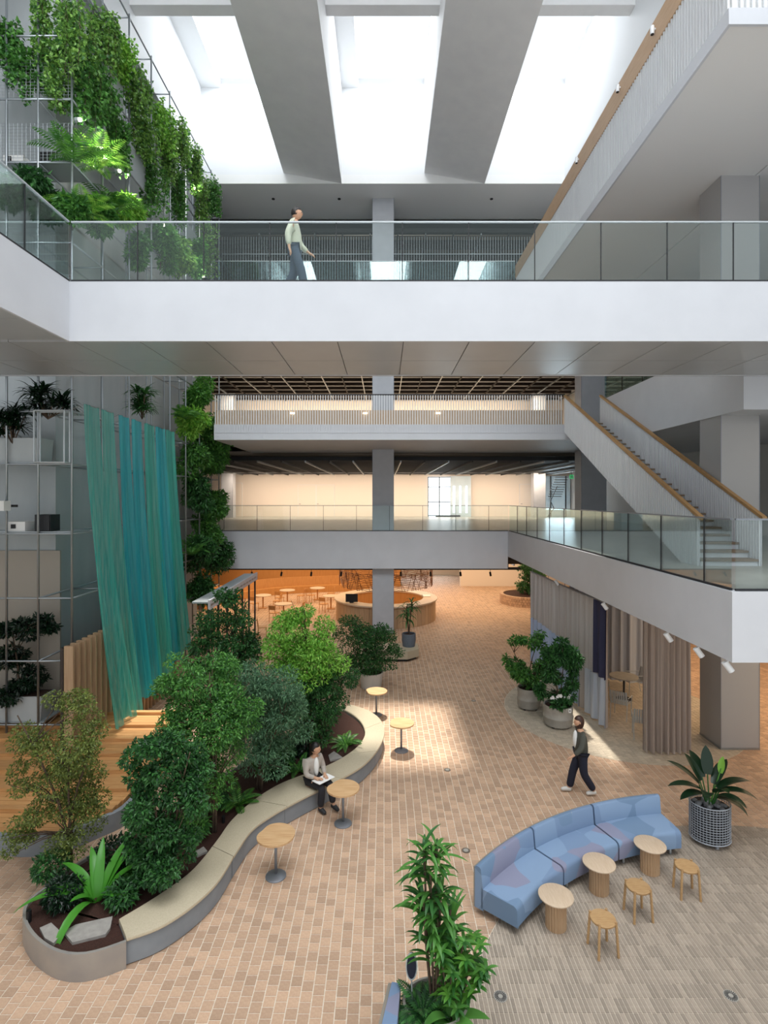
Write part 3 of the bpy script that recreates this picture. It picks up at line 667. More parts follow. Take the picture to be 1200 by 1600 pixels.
da = (a1 - a0) / 3
for k in range(3):
    t0, t1 = a0 + da * k + 0.003 * (1 if a1 > a0 else -1), a0 + da * (k + 1) - 0.003 * (1 if a1 > a0 else -1)
    e = 0.03
    sc1 = arc_solid('seat_cushion', 'sofa_fabric', sofa, t0, t1, [(R0 - 0.13, 0.13), (R0 - 0.13, 0.42), (R0 - 0.66, 0.42), (R0 - 0.70, 0.40), (R0 - 0.72, 0.36), (R0 - 0.72, 0.13)])
    arc_solid('backrest', 'sofa_fabric', sofa, t0, t1, [(R0 - 0.02, 0.10), (R0 - 0.02, 0.70), (R0 - 0.05, 0.725), (R0 - 0.10, 0.725), (R0 - 0.125, 0.70), (R0 - 0.16, 0.42), (R0 - 0.16, 0.10)])
    arc_solid('back_shell', 'sofa_back', sofa, t0, t1, [(R0, 0.10), (R0, 0.70), (R0 - 0.018, 0.70), (R0 - 0.018, 0.10)])
    for tt in (t0 + 0.03 * (1 if a1 > a0 else -1), t1 - 0.03 * (1 if a1 > a0 else -1)):
        for r in (R0 - 0.08, R0 - 0.64):
            x, y = ux + r * math.cos(tt), uy + r * math.sin(tt); MB().tube([(x, y, 0), (x, y, 0.13)], 0.022, 10).build('leg', 'steel_pale', sc1, True)
q = G(612, 1600)
s2 = thing('blue_seat', 'corner of a blue upholstered seat beside the tall potted plant', 'sofa', (0.05, 6.0, 0))
A = [(-0.28, 5.35), (0.02, 5.35), (0.17, 6.32), (0.02, 6.36)]
MB().prism([(-0.10, 5.4), (0.10, 5.4), (0.19, 6.22), (0.09, 6.24)], 0.08, 0.70).build('backrest', 'sofa_fabric', s2)
MB().prism([(-0.14, 5.4), (-0.105, 5.4), (0.085, 6.245), (0.05, 6.25)], 0.08, 0.68).build('back_shell', 'sofa_back', s2)
for xy in ((-0.05, 5.5), (0.1, 6.1)): MB().tube([(*xy, 0), (*xy, 0.08)], 0.02, 8).build('leg', 'steel_pale', s2)

# ------------------------------------------------------------------ side tables and stools
for i, (px, py, lab) in enumerate(((868.5, 1447, 'round pale wooden side table at the open end of the sofa'), (936, 1392, 'round pale wooden side table in front of the middle sofa module'), (1015.5, 1361, 'round pale wooden side table in front of the far sofa module'))):
    b = G(px, py); t = thing('side_table', lab, 'table', tuple(b))
    MB().lathe([(0.0, 0.43), (0.235, 0.43), (0.25, 0.44), (0.25, 0.455), (0.24, 0.46), (0.0, 0.46)], b, 40).build('table_top', 'wood_pale', t, True, 35)
    rows = [(0.145 + (0.006 if k % 2 else -0.004)) for k in range(48)]
    mb = MB().add([(b.x + rows[k] * math.cos(2 * math.pi * k / 48), b.y + rows[k] * math.sin(2 * math.pi * k / 48), z) for z in (0, 0.43) for k in range(48)], [(k, (k + 1) % 48, 48 + (k + 1) % 48, 48 + k) for k in range(48)])
    mb.build('fluted_base', 'wood_z', t)
for i, (px, py, ang, lab) in enumerate(((942, 1485, 0.15, 'oak stool with notched round seat nearest the sofa end table'), (997, 1431, 0.1, 'oak stool with notched round seat between two other stools'), (1073, 1397, -0.1, 'oak stool with notched round seat beside the mesh plant pot'))):
    b = G(px, py); t = thing('stool', lab, 'stool', tuple(b))
    MB().lathe([(0.0, 0.42), (0.165, 0.42), (0.172, 0.43), (0.172, 0.448), (0.165, 0.455), (0.0, 0.455)], b, 32).build('seat', 'oak', t, True, 35)
    for k in range(4):
        a = ang + math.pi / 4 + k * math.pi / 2; c, s_ = math.cos(a), math.sin(a)
        MB().tube([(b.x + 0.205 * c, b.y + 0.205 * s_, 0), (b.x + 0.172 * c, b.y + 0.172 * s_, 0.47)], 0.019, 8).build('leg', 'oak', t, True, 60)
    for k in range(2):
        a = ang + math.pi / 4 + k * math.pi / 2; c, s_ = 0.17 * math.cos(a), 0.17 * math.sin(a)
        MB().tube([(b.x - c, b.y - s_, 0.405), (b.x + c, b.y + s_, 0.405)], 0.016, 6).build('cross_rail', 'oak', t)
# floor outlets and drains
def floor_disc(px, py, label, vent=False, r=0.085):
    b = G(px, py); t = thing('floor_vent' if vent else 'floor_outlet', label, 'floor vent' if vent else 'floor outlet', (b.x, b.y, 0.0))
    MB().lathe([(r, 0), (r, 0.004), (0, 0.005)], b, 28).build('cover_plate', 'pot_grey' if vent else 'duct', t)
    if vent:
        for k in range(20):
            a = 2 * math.pi * k / 20; u = Vector((math.cos(a), math.sin(a), 0)); w = Vector((-u.y, u.x, 0)) * 0.006
            P = [b + u * 0.03 - w * 0.5, b + u * (r - 0.01) - w, b + u * (r - 0.01) + w, b + u * 0.03 + w * 0.5]
            MB().prism([(p.x, p.y) for p in P], 0.005, 0.007).build('slot', 'dark', t)
    else: MB().lathe([(r * 0.6, 0.005), (r * 0.6, 0.007), (0, 0.007)], b, 20).build('lid', 'pot_grey', t)
floor_disc(782, 1557, 'round slotted floor vent near the potted plant', True)
floor_disc(1142, 1556, 'round slotted floor vent in the open lounge paving', True)
floor_disc(728, 1329, 'round floor outlet beside the sofa back', r=0.075)
floor_disc(699, 1203, 'round floor outlet in the middle of the brick floor', r=0.075)
floor_disc(895, 1203, 'round floor outlet behind the walking woman', r=0.075)
floor_disc(740, 1095, 'small round floor outlet towards the curtain room', r=0.07)

# ------------------------------------------------------------------ foliage tools
NR_ = np.random.default_rng(11)
def unit(a): return a / np.maximum(np.linalg.norm(a, axis=1, keepdims=True), 1e-6)
def leaf_mesh(name, C, A, Nn, L, W, m):
    n = len(C); A = unit(A); S = unit(np.cross(A, Nn)); N2 = unit(np.cross(S, A))
    L = L * NR_.uniform(0.7, 1.25, (n, 1)); W = W * NR_.uniform(0.7, 1.25, (n, 1))
    V = np.stack([C, C + A * L * 0.45 - S * W / 2 + N2 * W * 0.14, C + A * L - N2 * L * 0.12, C + A * L * 0.45 + S * W / 2 + N2 * W * 0.14], 1).reshape(-1, 3)
    return quadmesh(name, V, np.arange(n * 4).reshape(-1, 4), m)
def cluster_leaves(clusters, L, W, m, name='foliage', droop=0.3, shell=0.45):
    Cs, As, Ns = [], [], []
    for c, r, n in clusters:
        d = unit(NR_.normal(size=(n, 3))); rad = NR_.uniform(shell, 1.0, (n, 1)) ** 0.6
        Cs.append(np.array(c) + d * rad * np.array(r)); a = d * 0.6 + NR_.normal(size=(n, 3)) * 0.6; a[:, 2] -= droop; As.append(a)
        nn = NR_.normal(size=(n, 3)) * 0.6; nn[:, 2] += 0.9; Ns.append(nn)
    return leaf_mesh(name, np.concatenate(Cs), np.concatenate(As), np.concatenate(Ns), L, W, m)
def blade(base, az, length, width, rise, droop, seg=7, tipw=0.05):
    """a long arching leaf with a centre crease"""
    u = Vector((math.cos(az), math.sin(az), 0)); s = Vector((-u.y, u.x, 0)); P = Vector(base); el = rise; rows = []
    for k in range(seg + 1):
        t = k / seg; w = width * (math.sin(math.pi * min(0.12 + 0.88 * t, 1.0)) ** 0.7 + tipw * (1 - t)) / 2 if k < seg else 0.002
        nrm = u * (-math.sin(el)) + Vector((0, 0, 1)) * math.cos(el)
        rows.append([tuple(P - s * w + nrm * w * 0.3), tuple(P), tuple(P + s * w + nrm * w * 0.3)])
        P = P + (u * math.cos(el) + Vector((0, 0, 1)) * math.sin(el)) * (length / seg); el -= droop / seg
    return MB().grid(rows)
def frond(base, az, length, rise, droop, lw, ll, n=16, down=0.25):
    u = Vector((math.cos(az), math.sin(az), 0)); s = Vector((-u.y, u.x, 0)); P = Vector(base); el = rise; mb = MB(); pts = [P.copy()]
    for k in range(n):
        P = P + (u * math.cos(el) + Vector((0, 0, 1)) * math.sin(el)) * (length / n); el -= droop / n; pts.append(P.copy())
        t = (k + 1) / n; l = ll * (math.sin(math.pi * min(1, 0.15 + 0.8 * t)) + 0.12); f = (u * math.cos(el) + Vector((0, 0, 1)) * math.sin(el))
        for sg in (-1, 1):
            d = (s * sg + f * 0.7 - Vector((0, 0, down))).normalized(); c = f * lw
            mb.add([P, P + d * l * 0.5 + c * 0.5, P + d * l, P + d * l * 0.5 - c * 0.5], [(0, 1, 2, 3)])
    mb.tube(pts[::4], 0.006, 4, False)
    return mb
def tree(name, label, base, top, clusters, nleaf, L, W, m, group=None, stems=3, trunk_r=0.03, cat='tree', droop=0.3):
    """clusters: (dx, dy, z, r, rz) relative to the base in metres; trunk and branches reach each cluster"""
    t = thing(name, label, cat, tuple(base), group)
    R = random.Random(hash(label) % 9973 if False else len(label) * 31 + int(base[1] * 100))
    nleaf = int(nleaf * 1.9); tot = sum(c[3] ** 2 * c[4] for c in clusters)
    cl = []
    for (dx, dy, z, r, rz) in clusters:
        k = max(3, int(7 * (r / 0.4)))
        for j in range(k):
            a, b = R.uniform(0, 6.28), R.uniform(-0.8, 0.9); q = R.uniform(0.3, 0.75) * math.sqrt(max(0.1, 1 - b * b))
            cl.append(((dx + r * q * math.cos(a), dy + r * q * math.sin(a), z + rz * b * 0.8), (r * 0.46, r * 0.46, rz * 0.36), int(nleaf * r ** 2 * rz / tot / k) + 6))
    o = link('foliage', cluster_leaves(cl, L, W, m, droop=droop), t)
    mb = MB(); bx, by, bz = base
    for s in range(stems):
        ox, oy = R.uniform(-0.06, 0.06) * (stems > 1), R.uniform(-0.06, 0.06) * (stems > 1); sub = clusters[s::stems] or clusters[:1]
        tx, ty, tz = sub[-1][0], sub[-1][1], max(c[2] for c in sub)
        pts = [Vector((bx + ox + (tx - ox) * u ** 1.5 + 0.03 * math.sin(5 * u + s), by + oy + (ty - oy) * u ** 1.5, bz + tz * u)) for u in (0, 0.2, 0.4, 0.6, 0.8, 1.0)]
        mb.tube(pts, [trunk_r * (1 - 0.7 * k / 5) for k in range(6)], 7)
        for c in sub:
            for j in range(3):
                e = Vector((bx + c[0] + R.uniform(-1, 1) * c[3] * 0.6, by + c[1] + R.uniform(-1, 1) * c[3] * 0.6, bz + c[2] + R.uniform(-0.3, 0.6) * c[4])); f = min(0.9, max(0.25, (c[2] - c[4] * 0.7) / max(tz, 0.1)))
                st_ = pts[min(4, int(f * 5))]; mb.tube([st_, st_.lerp(e, 0.5) + Vector((0, 0, 0.05)), e], [trunk_r * 0.45, trunk_r * 0.3, 0.004], 5)
    mb.build('trunk', 'bark', t, True)
    return t

# ------------------------------------------------------------------ trees in the planter
def at(px, py): return G(px, py, 0.315)
def px_clusters(base, lst):
    """(px, py, radius px, half height px, depth offset): crown lumps given at the tree's own depth"""
    out = []
    for (px, py, r, h, dy) in lst:
        D = base.y + dy; p = U(px, py, D); out.append((p.x - base.x, dy, p.z - base.z, r * D / F, h * D / F))
    return out
b = at(104, 1350)
tree('slender_tree', 'olive green small leaved tree at the rounded end of the planter', b, None, px_clusters(b, [(110,1110,42,38,0), (60,1165,45,40,.1), (125,1165,45,45,-.1), (30,1225,32,30,0), (95,1225,60,45,.2), (140,1230,30,40,.3), (50,1290,45,32,-.1), (110,1290,50,38,0), (150,1150,20,30,.2), (30,1320,25,20,-.2)]), 9000, 0.05, 0.024, 'leaf_olive', stems=3)
b = at(255, 1385)
tree('bushy_shrub', 'dense dark glossy shrub beside the bench start', b, None, px_clusters(b, [(245,1175,48,38,0), (215,1210,35,40,0), (285,1200,45,42,.2), (235,1255,45,45,-.1), (290,1270,40,45,0), (225,1320,30,40,0), (270,1330,48,45,-.1), (240,1365,35,25,-.2), (300,1320,20,30,0)]), 7000, 0.075, 0.038, 'leaf_dark', stems=4)
b = at(335, 1300)
tree('broad_tree', 'broad mid green tree leaning over the planter middle', b, None, px_clusters(b, [(262,1085,34,34,.1), (258,1150,32,34,.1), (285,1060,40,35,0), (330,1040,45,30,.4), (310,1105,60,45,0), (370,1090,45,45,.3), (280,1130,38,40,0), (345,1160,60,50,0), (300,1190,40,40,.2), (330,1225,45,30,0)]), 10000, 0.07, 0.032, 'leaf_mid', stems=3)
b = at(405, 1235)
tree('feathery_tree', 'blue green feathery leaved tree behind the bench', b, None, px_clusters(b, [(400,1055,40,30,0), (430,1080,50,40,0), (385,1100,50,40,.2), (440,1130,50,40,0), (400,1150,55,40,0), (455,1095,30,30,-.2), (420,1185,45,25,0)]), 9500, 0.085, 0.022, 'leaf_silver', stems=3)
b = at(487, 1188)
tree('bright_tree', 'bright yellow green tree lit from the skylight', b, None, px_clusters(b, [(468,952,24,28,0), (452,988,36,34,0), (492,992,34,36,0), (440,1025,38,32,0), (478,1035,52,40,0), (515,1035,30,34,0)]), 6000, 0.075, 0.036, 'leaf_bright', stems=2)
b = at(500, 1180)
tree('dark_tree', 'dark green round crowned tree behind the seated reader', b, None, px_clusters(b, [(490,1070,40,32,0), (520,1065,28,30,0), (470,1100,40,35,0), (515,1105,35,35,0), (490,1140,40,25,0), (545,1050,22,25,.3)]), 6500, 0.07, 0.032, 'leaf_dark', stems=2)
b = at(378, 1180)
tree('tall_thin_tree', 'tall thin open branched tree beside the hanging strips', b, None, px_clusters(b, [(355,935,28,20,0), (335,975,35,25,0), (378,965,22,20,0), (320,1010,30,22,0), (365,1005,35,25,0), (395,1000,18,22,.2), (345,1040,38,22,0), (310,1045,30,24,0), (385,1030,30,24,0), (360,955,24,22,.1)]), 4200, 0.085, 0.042, 'leaf_dark', stems=2)
b = G(580, 1073, 0.0)
pt = thing('tree_pot', 'round white plant pot beyond the planter bend', 'plant pot', (b.x, b.y, 0))
MB().lathe([(0.0, 0), (0.33, 0), (0.40, 0.5), (0.37, 0.5), (0.36, 0.44), (0, 0.44)], b, 28).build('pot_body', 'pot_white', pt, True, 40)
MB().lathe([(0.36, 0.44), (0.0, 0.47)], b, 20).build('soil', 'soil', pt)
b = Vector((b.x, b.y, 0.46))
tree('potted_tree', 'spreading dark green tree in the round white pot', b, None, px_clusters(b, [(538,980,20,22,0), (560,1000,32,28,0), (595,1005,32,26,0), (575,1030,38,26,0), (612,1025,18,22,-.2), (545,1030,26,26,0), (590,985,24,18,.1), (560,975,20,18,0)]), 5200, 0.085, 0.036, 'leaf_dark', stems=2)

# ------------------------------------------------------------------ low plants in the planter
def bladed(name, label, base, n, L, W, m, rise=(0.5, 1.3), droop=(0.9, 1.8), part='leaf', cat='plant', seed=1, group=None):
    R = random.Random(seed); t = thing(name, label, cat, tuple(base), group)
    for k in range(n):
        az = 2 * math.pi * k / n + R.uniform(-0.3, 0.3)
        blade(Vector(base) + Vector((0.03 * math.cos(az), 0.03 * math.sin(az), -0.01)), az, L * R.uniform(0.75, 1.15), W * R.uniform(0.8, 1.1), R.uniform(*rise), R.uniform(*droop)).build(part, m, t, True)
    return t
def fronded(name, label, base, n, L, ll, m, rise=(0.6, 1.2), droop=(1.0, 1.8), seed=1, lw=0.03, cat='fern', group=None):
    R = random.Random(seed); t = thing(name, label, cat, tuple(base), group)
    for k in range(n):
        az = 2 * math.pi * k / n + R.uniform(-0.3, 0.3)
        frond(Vector(base) + Vector((0.02 * math.cos(az), 0.02 * math.sin(az), -0.01)), az, L * R.uniform(0.75, 1.15), R.uniform(*rise), R.uniform(*droop), lw, ll).build('frond', m, t)
    return t
b = at(152, 1408)
cp = thing('strap_leaf_plant', 'large bright green strap leaved plant at the planter end', 'plant', tuple(b))
for az, L, ri, dr in ((-2.75, 1.0, 0.8, 1.5), (-1.75, 0.95, 0.75, 2.3), (-3.0, 0.75, 0.95, 1.5), (2.7, 0.8, 1.0, 1.3), (1.9, 0.75, 1.25, 0.8), (0.9, 0.85, 1.1, 0.8), (0.45, 0.7, 1.1, 1.2), (-0.25, 0.6, 0.9, 1.7), (-0.6, 0.45, 1.1, 1.2), (2.2, 0.7, 1.2, 1.0), (1.2, 0.8, 1.2, 0.9), (-2.2, 0.4, 1.2, 1.4)):
    blade(b + Vector((0.04 * math.cos(az), 0.04 * math.sin(az), -0.01)), az, L * 1.12, 0.13, ri, dr, 9).build('leaf', 'leaf_strap', cp, True)
fronded('fern', 'bright fern in the planter bend near the seated reader', at(540, 1165), 16, 0.5, 0.09, 'leaf_fern', seed=3)
fronded('fern', 'fern spilling towards the bench below the broad tree', at(372, 1258), 14, 0.55, 0.11, 'leaf_fern', seed=4)
fronded('fern', 'small fern behind the seated reader', at(468, 1205), 12, 0.45, 0.09, 'leaf_mid', seed=5)
bladed('bird_nest_fern', 'upright strap fern below the feathery tree', at(408, 1215), 14, 0.75, 0.09, 'leaf_mid', (0.9, 1.35), (0.5, 1.1), seed=6)
for (px, py, r, m, lab) in ((100, 1415, 0.26, 'leaf_deep', 'dark low shrub under the strap leaved plant'), (190, 1415, 0.22, 'leaf_dark', 'small glossy shrub next to the bench start'), (80, 1372, 0.26, 'leaf_dark', 'dark leafy undergrowth at the planter rim'), (220, 1378, 0.22, 'leaf_mid', 'small star leaved shrub against the bench'), (180, 1365, 0.36, 'leaf_deep', 'dark undergrowth between the olive tree and the shrub'), (300, 1310, 0.3, 'leaf_mid', 'mid green undergrowth between the glossy shrub and the broad tree'), (475, 1180, 0.3, 'leaf_deep', 'deep green undergrowth beneath the round crowned tree'), (330, 1265, 0.3, 'leaf_dark', 'dark undergrowth below the broad tree'), (440, 1195, 0.32, 'leaf_dark', 'dark undergrowth below the feathery tree'), (430, 1215, 0.22, 'leaf_deep', 'low dark plant behind the bench middle')):
    b = at(px, py); t = thing('low_shrub', lab, 'shrub', tuple(b))
    link('foliage', cluster_leaves([((0, 0, r * 0.75), (r, r, r * 0.75), int(900 * r / 0.3))], 0.085, 0.035, m), t)
    MB().tube([b + Vector((0, 0, -0.02)), b + Vector((0, 0, r * 0.8))], 0.012, 5).build('stem', 'bark', t)

# ------------------------------------------------------------------ timber deck, kerb, fins
kb = [G(*p, 0.34) for p in ((-70,1296),(0,1303),(40,1306),(80,1303),(120,1292),(155,1278),(190,1262),(215,1235),(225,1205))]
K_ = resample(kb, 40)
dk = thing('timber_deck', 'stepped orange timber deck with curved concrete kerb under the scaffold', 'deck', (-7, 11, 0))
rows = []
for i, p in enumerate(K_):
    t = (K_[min(i + 1, 39)] - K_[max(i - 1, 0)]).normalized(); nrm = Vector((t.y, -t.x, 0)) * 0.05
    rows.append([(p.x + nrm.x * s, p.y + nrm.y * s, z) for s, z in ((1, 0), (1, 0.34), (-1, 0.34), (-1, 0))])
MB().grid(rows).build('kerb', 'concrete_dark', dk, True, 40)
def kerb_x(y):
    best = [p.x for p in K_ if p.y <= y + 0.12]; return max(best) - 0.08 if best else None
yy = min(p.y for p in K_) + 0.12; k = 0
while yy < 13.8:
    xr = min(kerb_x(yy) or -6, -5.0); z = 0.33 + 0.07 * (k // 4)
    MB().box(-12, xr, yy, yy + 0.14, 0.0, z).build('deck_board', 'deck_wood', dk)
    yy += 0.148; k += 1
fn = thing('fin_screen', 'row of vertical timber fins behind the hanging strips', 'screen', (-7.0, 12, 0.3))
for i in range(26):
    y = 12.1 + i * 0.24; MB().box(-7.12, -6.92, y, y + 0.06, 0.0 if y > 13.9 else 0.7, 2.95).build('fin', 'wood_z', fn)
MB().box(-7.2, -7.14, 12.1, 18.0, 0.4, 2.9).build('backing', 'dark_brown', fn)

# ------------------------------------------------------------------ pipe scaffold against the core
sfd = thing('pipe_scaffold', 'galvanised pipe scaffold climbing the concrete core', 'scaffold', (-7.4, 12.9, 0))
PY = [12.9, 14.3, 15.8, 17.3, 18.8, 20.3, 21.8, 23.3, 24.4]
TZ = [0.87, 2.38, 3.87, 5.4, 7.05, 8.3]
TZ2 = [10.6, 12.3, 14.2, 15.7, 17.2, 18.8, 20.2]
def pipe(a, c, r=0.028, name='pipe'): MB().tube([a, c], r, 7).build(name, 'steel', sfd, True)
for x in (-7.4, -8.2):
    for y in PY: pipe((x, y, 0), (x, y, 20.3), name='standard')
for x in (-8.95, -9.7): pipe((x, 12.9, 0), (x, 12.9, 20.3), name='standard')
for z in TZ + TZ2:
    for x in (-7.4, -8.2): pipe((x, 12.9, z), (x, 24.4, z), 0.024, 'ledger')
    pipe((-10.5, 12.9, z), (-7.4, 12.9, z), 0.024, 'ledger')
    for y in PY[1:]: pipe((-8.2, y, z), (-7.4, y, z), 0.02, 'transom')
def mesh_panel(P, du, dv, nu, nv, par, r=0.006):
    mb = MB(); P, du, dv = Vector(P), Vector(du), Vector(dv)
    for i in range(nu + 1): mb.tube([P + du * (i / nu), P + du * (i / nu) + dv], r, 4, False)
    for j in range(nv + 1): mb.tube([P + dv * (j / nv), P + dv * (j / nv) + du], r, 4, False)
    return mb.build('wire_mesh', 'steel', par)
for z in (14.25, 15.75, 10.65): mesh_panel((-10.4, 12.92, z), (3.0, 0, 0), (0, 0, 0.9), 30, 12, sfd)
for k, (y, z) in enumerate(((14.3, 17.2), (15.8, 15.7), (17.3, 17.2), (18.8, 14.2), (20.3, 15.7), (21.8, 14.2), (17.3, 12.3), (20.3, 12.3))):
    MB().box(-7.46, -7.43, y + 0.1, y + 1.2, z + 0.05, z + 0.95).build('metal_panel', 'steel_pale', sfd)
for z in (5.4, 14.2, 8.3): MB().box(-10.5, -7.45, 12.95, 13.75, z + 0.025, z + 0.05).build('shelf_board', 'steel_pale', sfd)
for z in (0.87, 7.05): MB().box(-10.5, -8.1, 12.95, 13.75, z + 0.025, z + 0.05).build('shelf_board', 'steel_pale', sfd)
MB().box(-10.2, -8.3, 13.93, 13.99, 0, 4.9).build('wall_panel', 'panel_tan', sfd)
bx = thing('mesh_box', 'open pale steel cage on the scaffold beside the concrete trough', 'cage', (-7.75, 12.75, 7.08))
for x in (-8.12, -7.42):
    for y in (12.62, 12.84): MB().tube([(x, y, 7.08), (x, y, 8.28)], 0.02, 6).build('cage_bar', 'steel_pale', bx)
for z in (7.08, 8.28):
    for y in (12.62, 12.84): MB().tube([(-8.12, y, z), (-7.42, y, z)], 0.02, 6).build('cage_bar', 'steel_pale', bx)
    for x in (-8.12, -7.42): MB().tube([(x, 12.62, z), (x, 12.84, z)], 0.02, 6).build('cage_bar', 'steel_pale', bx)
def trough(x0, x1, z, label):
    t = thing('planter_trough', label, 'plant trough', ((x0 + x1) / 2, 13.2, z))
    MB().prism([(x0, z), (x1 - 0.05, z), (x1, z + 0.58), (x0 - 0.05, z + 0.58)], 12.98, 13.5, 'y').build('trough_body', 'concrete', t)
    MB().box(x0, x1 - 0.05, 13.02, 13.46, z + 0.56, z + 0.59).build('soil', 'soil', t)
trough(-10.2, -8.2, 7.102, 'concrete plant trough on the scaffold beside the steel cage')
trough(-10.2, -8.15, 0.922, 'concrete plant trough on the lowest scaffold tier')
def gadget(name, label, cat, parts, loc):
    t = thing(name, label, cat, loc)
    for nm, m, bb in parts: MB().box(*bb).build(nm, m, t)
gadget('projector', 'white box projector on the scaffold shelf', 'projector', [('body', 'cloth_white', (-9.0, -8.58, 13.0, 13.4, 5.452, 5.68)), ('lens', 'black', (-8.9, -8.8, 12.97, 13.0, 5.52, 5.62))], (-8.8, 13.2, 5.452))
gadget('loudspeaker', 'black box loudspeaker on the scaffold shelf', 'speaker', [('body', 'black', (-8.36, -7.98, 13.02, 13.4, 5.452, 5.85)), ('grille', 'dark', (-8.34, -8.0, 13.0, 13.02, 5.47, 5.83))], (-8.2, 13.2, 5.452))
gadget('projector', 'white projector on the high scaffold shelf beside the palm', 'projector', [('body', 'cloth_white', (-9.1, -8.62, 13.0, 13.4, 14.252, 14.45)), ('lens', 'black', (-9.0, -8.9, 12.97, 13.0, 14.3, 14.4))], (-8.9, 13.2, 14.252))
gadget('monitor', 'black monitor on the high scaffold shelf', 'monitor', [('screen', 'black', (-8.35, -7.95, 13.2, 13.25, 14.33, 14.66)), ('stand', 'dark', (-8.18, -8.12, 13.2, 13.3, 14.252, 14.33))], (-8.15, 13.2, 14.252))
cm = thing('scaffold_lamp', 'white lamp clamped to a scaffold pipe above the projector', 'lamp', (-8.95, 12.8, 6.0))
MB().box(-9.06, -8.82, 12.62, 12.86, 5.95, 6.18).build('lamp_head', 'cloth_white', cm); MB().tube([(-8.95, 12.87, 6.06), (-8.72, 12.95, 6.06)], 0.03, 8).build('clamp', 'black', cm)
# bright spotlights on the scaffold
for i, (px, py) in enumerate(((125, 187), (158, 232), (187, 267), (305, 295), (257, 352), (318, 432), (292, 395), (385, 1000))):
    D = 7.3 * F / (600 - px) if i < 7 else 14; q = U(px, py, D)
    if i == 7: continue
    t = thing('scaffold_spotlight', 'small bright spotlight clipped to the planted scaffold', 'spotlight', tuple(q), 'spotlights on the planted scaffold')
    MB().ball(q, 0.045, 0.045, 0.045, 8, 6).build('lens', 'lamp_glow', t); light('scaffold_spot_beam', 'SPOT', q + Vector((0.06, 0, 0)), 90, (1, 0.97, 0.9), (0, math.radians(-50), math.radians(-70 if i % 2 else 70)), 0.05, spot=2.4); MB().tube([q + Vector((-0.03, 0, 0)), q + Vector((-0.12, 0, 0))], 0.05, 8).build('housing', 'steel_pale', t)

# ------------------------------------------------------------------ teal hanging strips
R = random.Random(5)
spec = [(142, 190, 1132, 'teal_a'), (167, 203, 1128, 'teal_a'), (193, 221, 1095, 'teal_b'), (213, 236, 1088, 'teal_b'), (233, 255, 1060, 'teal_c'), (250, 268, 1040, 'teal_b'), (265, 285, 1022, 'teal_c')]
names = ('pale green sheer strip at the scaffold corner', 'sea green sheer strip second from the scaffold corner', 'deep blue green sheer strip beside the sea green one', 'bluest sheer strip in the middle of the row', 'green teal sheer strip beyond the bluest one', 'narrow looking blue teal strip near the green wall', 'last teal strip brushing the green wall')
for i, (px, pxb, pyb, m) in enumerate(spec):
    D = 7.02 * F / (600 - px); xb = (pxb - 600) * D / F; zt = 8.45; zb = H - (pyb - CY) * D / F
    t = thing('hanging_fabric_strip', names[i], 'fabric strip', (-7.02, D, zt), 'teal strips hanging from the scaffold')
    rows = []; nz_, nw = 34, 26
    for a in range(nz_ + 1):
        u = a / nz_; z = zt + (zb - zt) * u; x0 = -7.02 + (xb + 7.02) * u ** 1.7; w = 0.62 + 0.42 * u
        rows.append([(x0 + 0.05 * math.sin(w_ * 21 + i + 1.5 * u) * (0.35 + u) + 0.03 * math.sin(w_ * 7 + 3 * u), D + (w_ - 0.5) * w + 0.25 * u, z - (0.06 * math.sin(w_ * 9 + i) if a == nz_ else 0)) for w_ in [k / nw for k in range(nw + 1)]])
    MB().grid(rows).build('cloth', m, t, True)
    MB().tube([(-7.02, D - 0.3, zt), (-7.02, D + 0.3, zt)], 0.012, 6).build('hanging_rod', 'steel', t)
    for s in (-0.25, 0.25): MB().tube([(-7.02, D + s, zt), (-7.39, D + s, 8.31)], 0.006, 4).build('tie', 'steel', t)

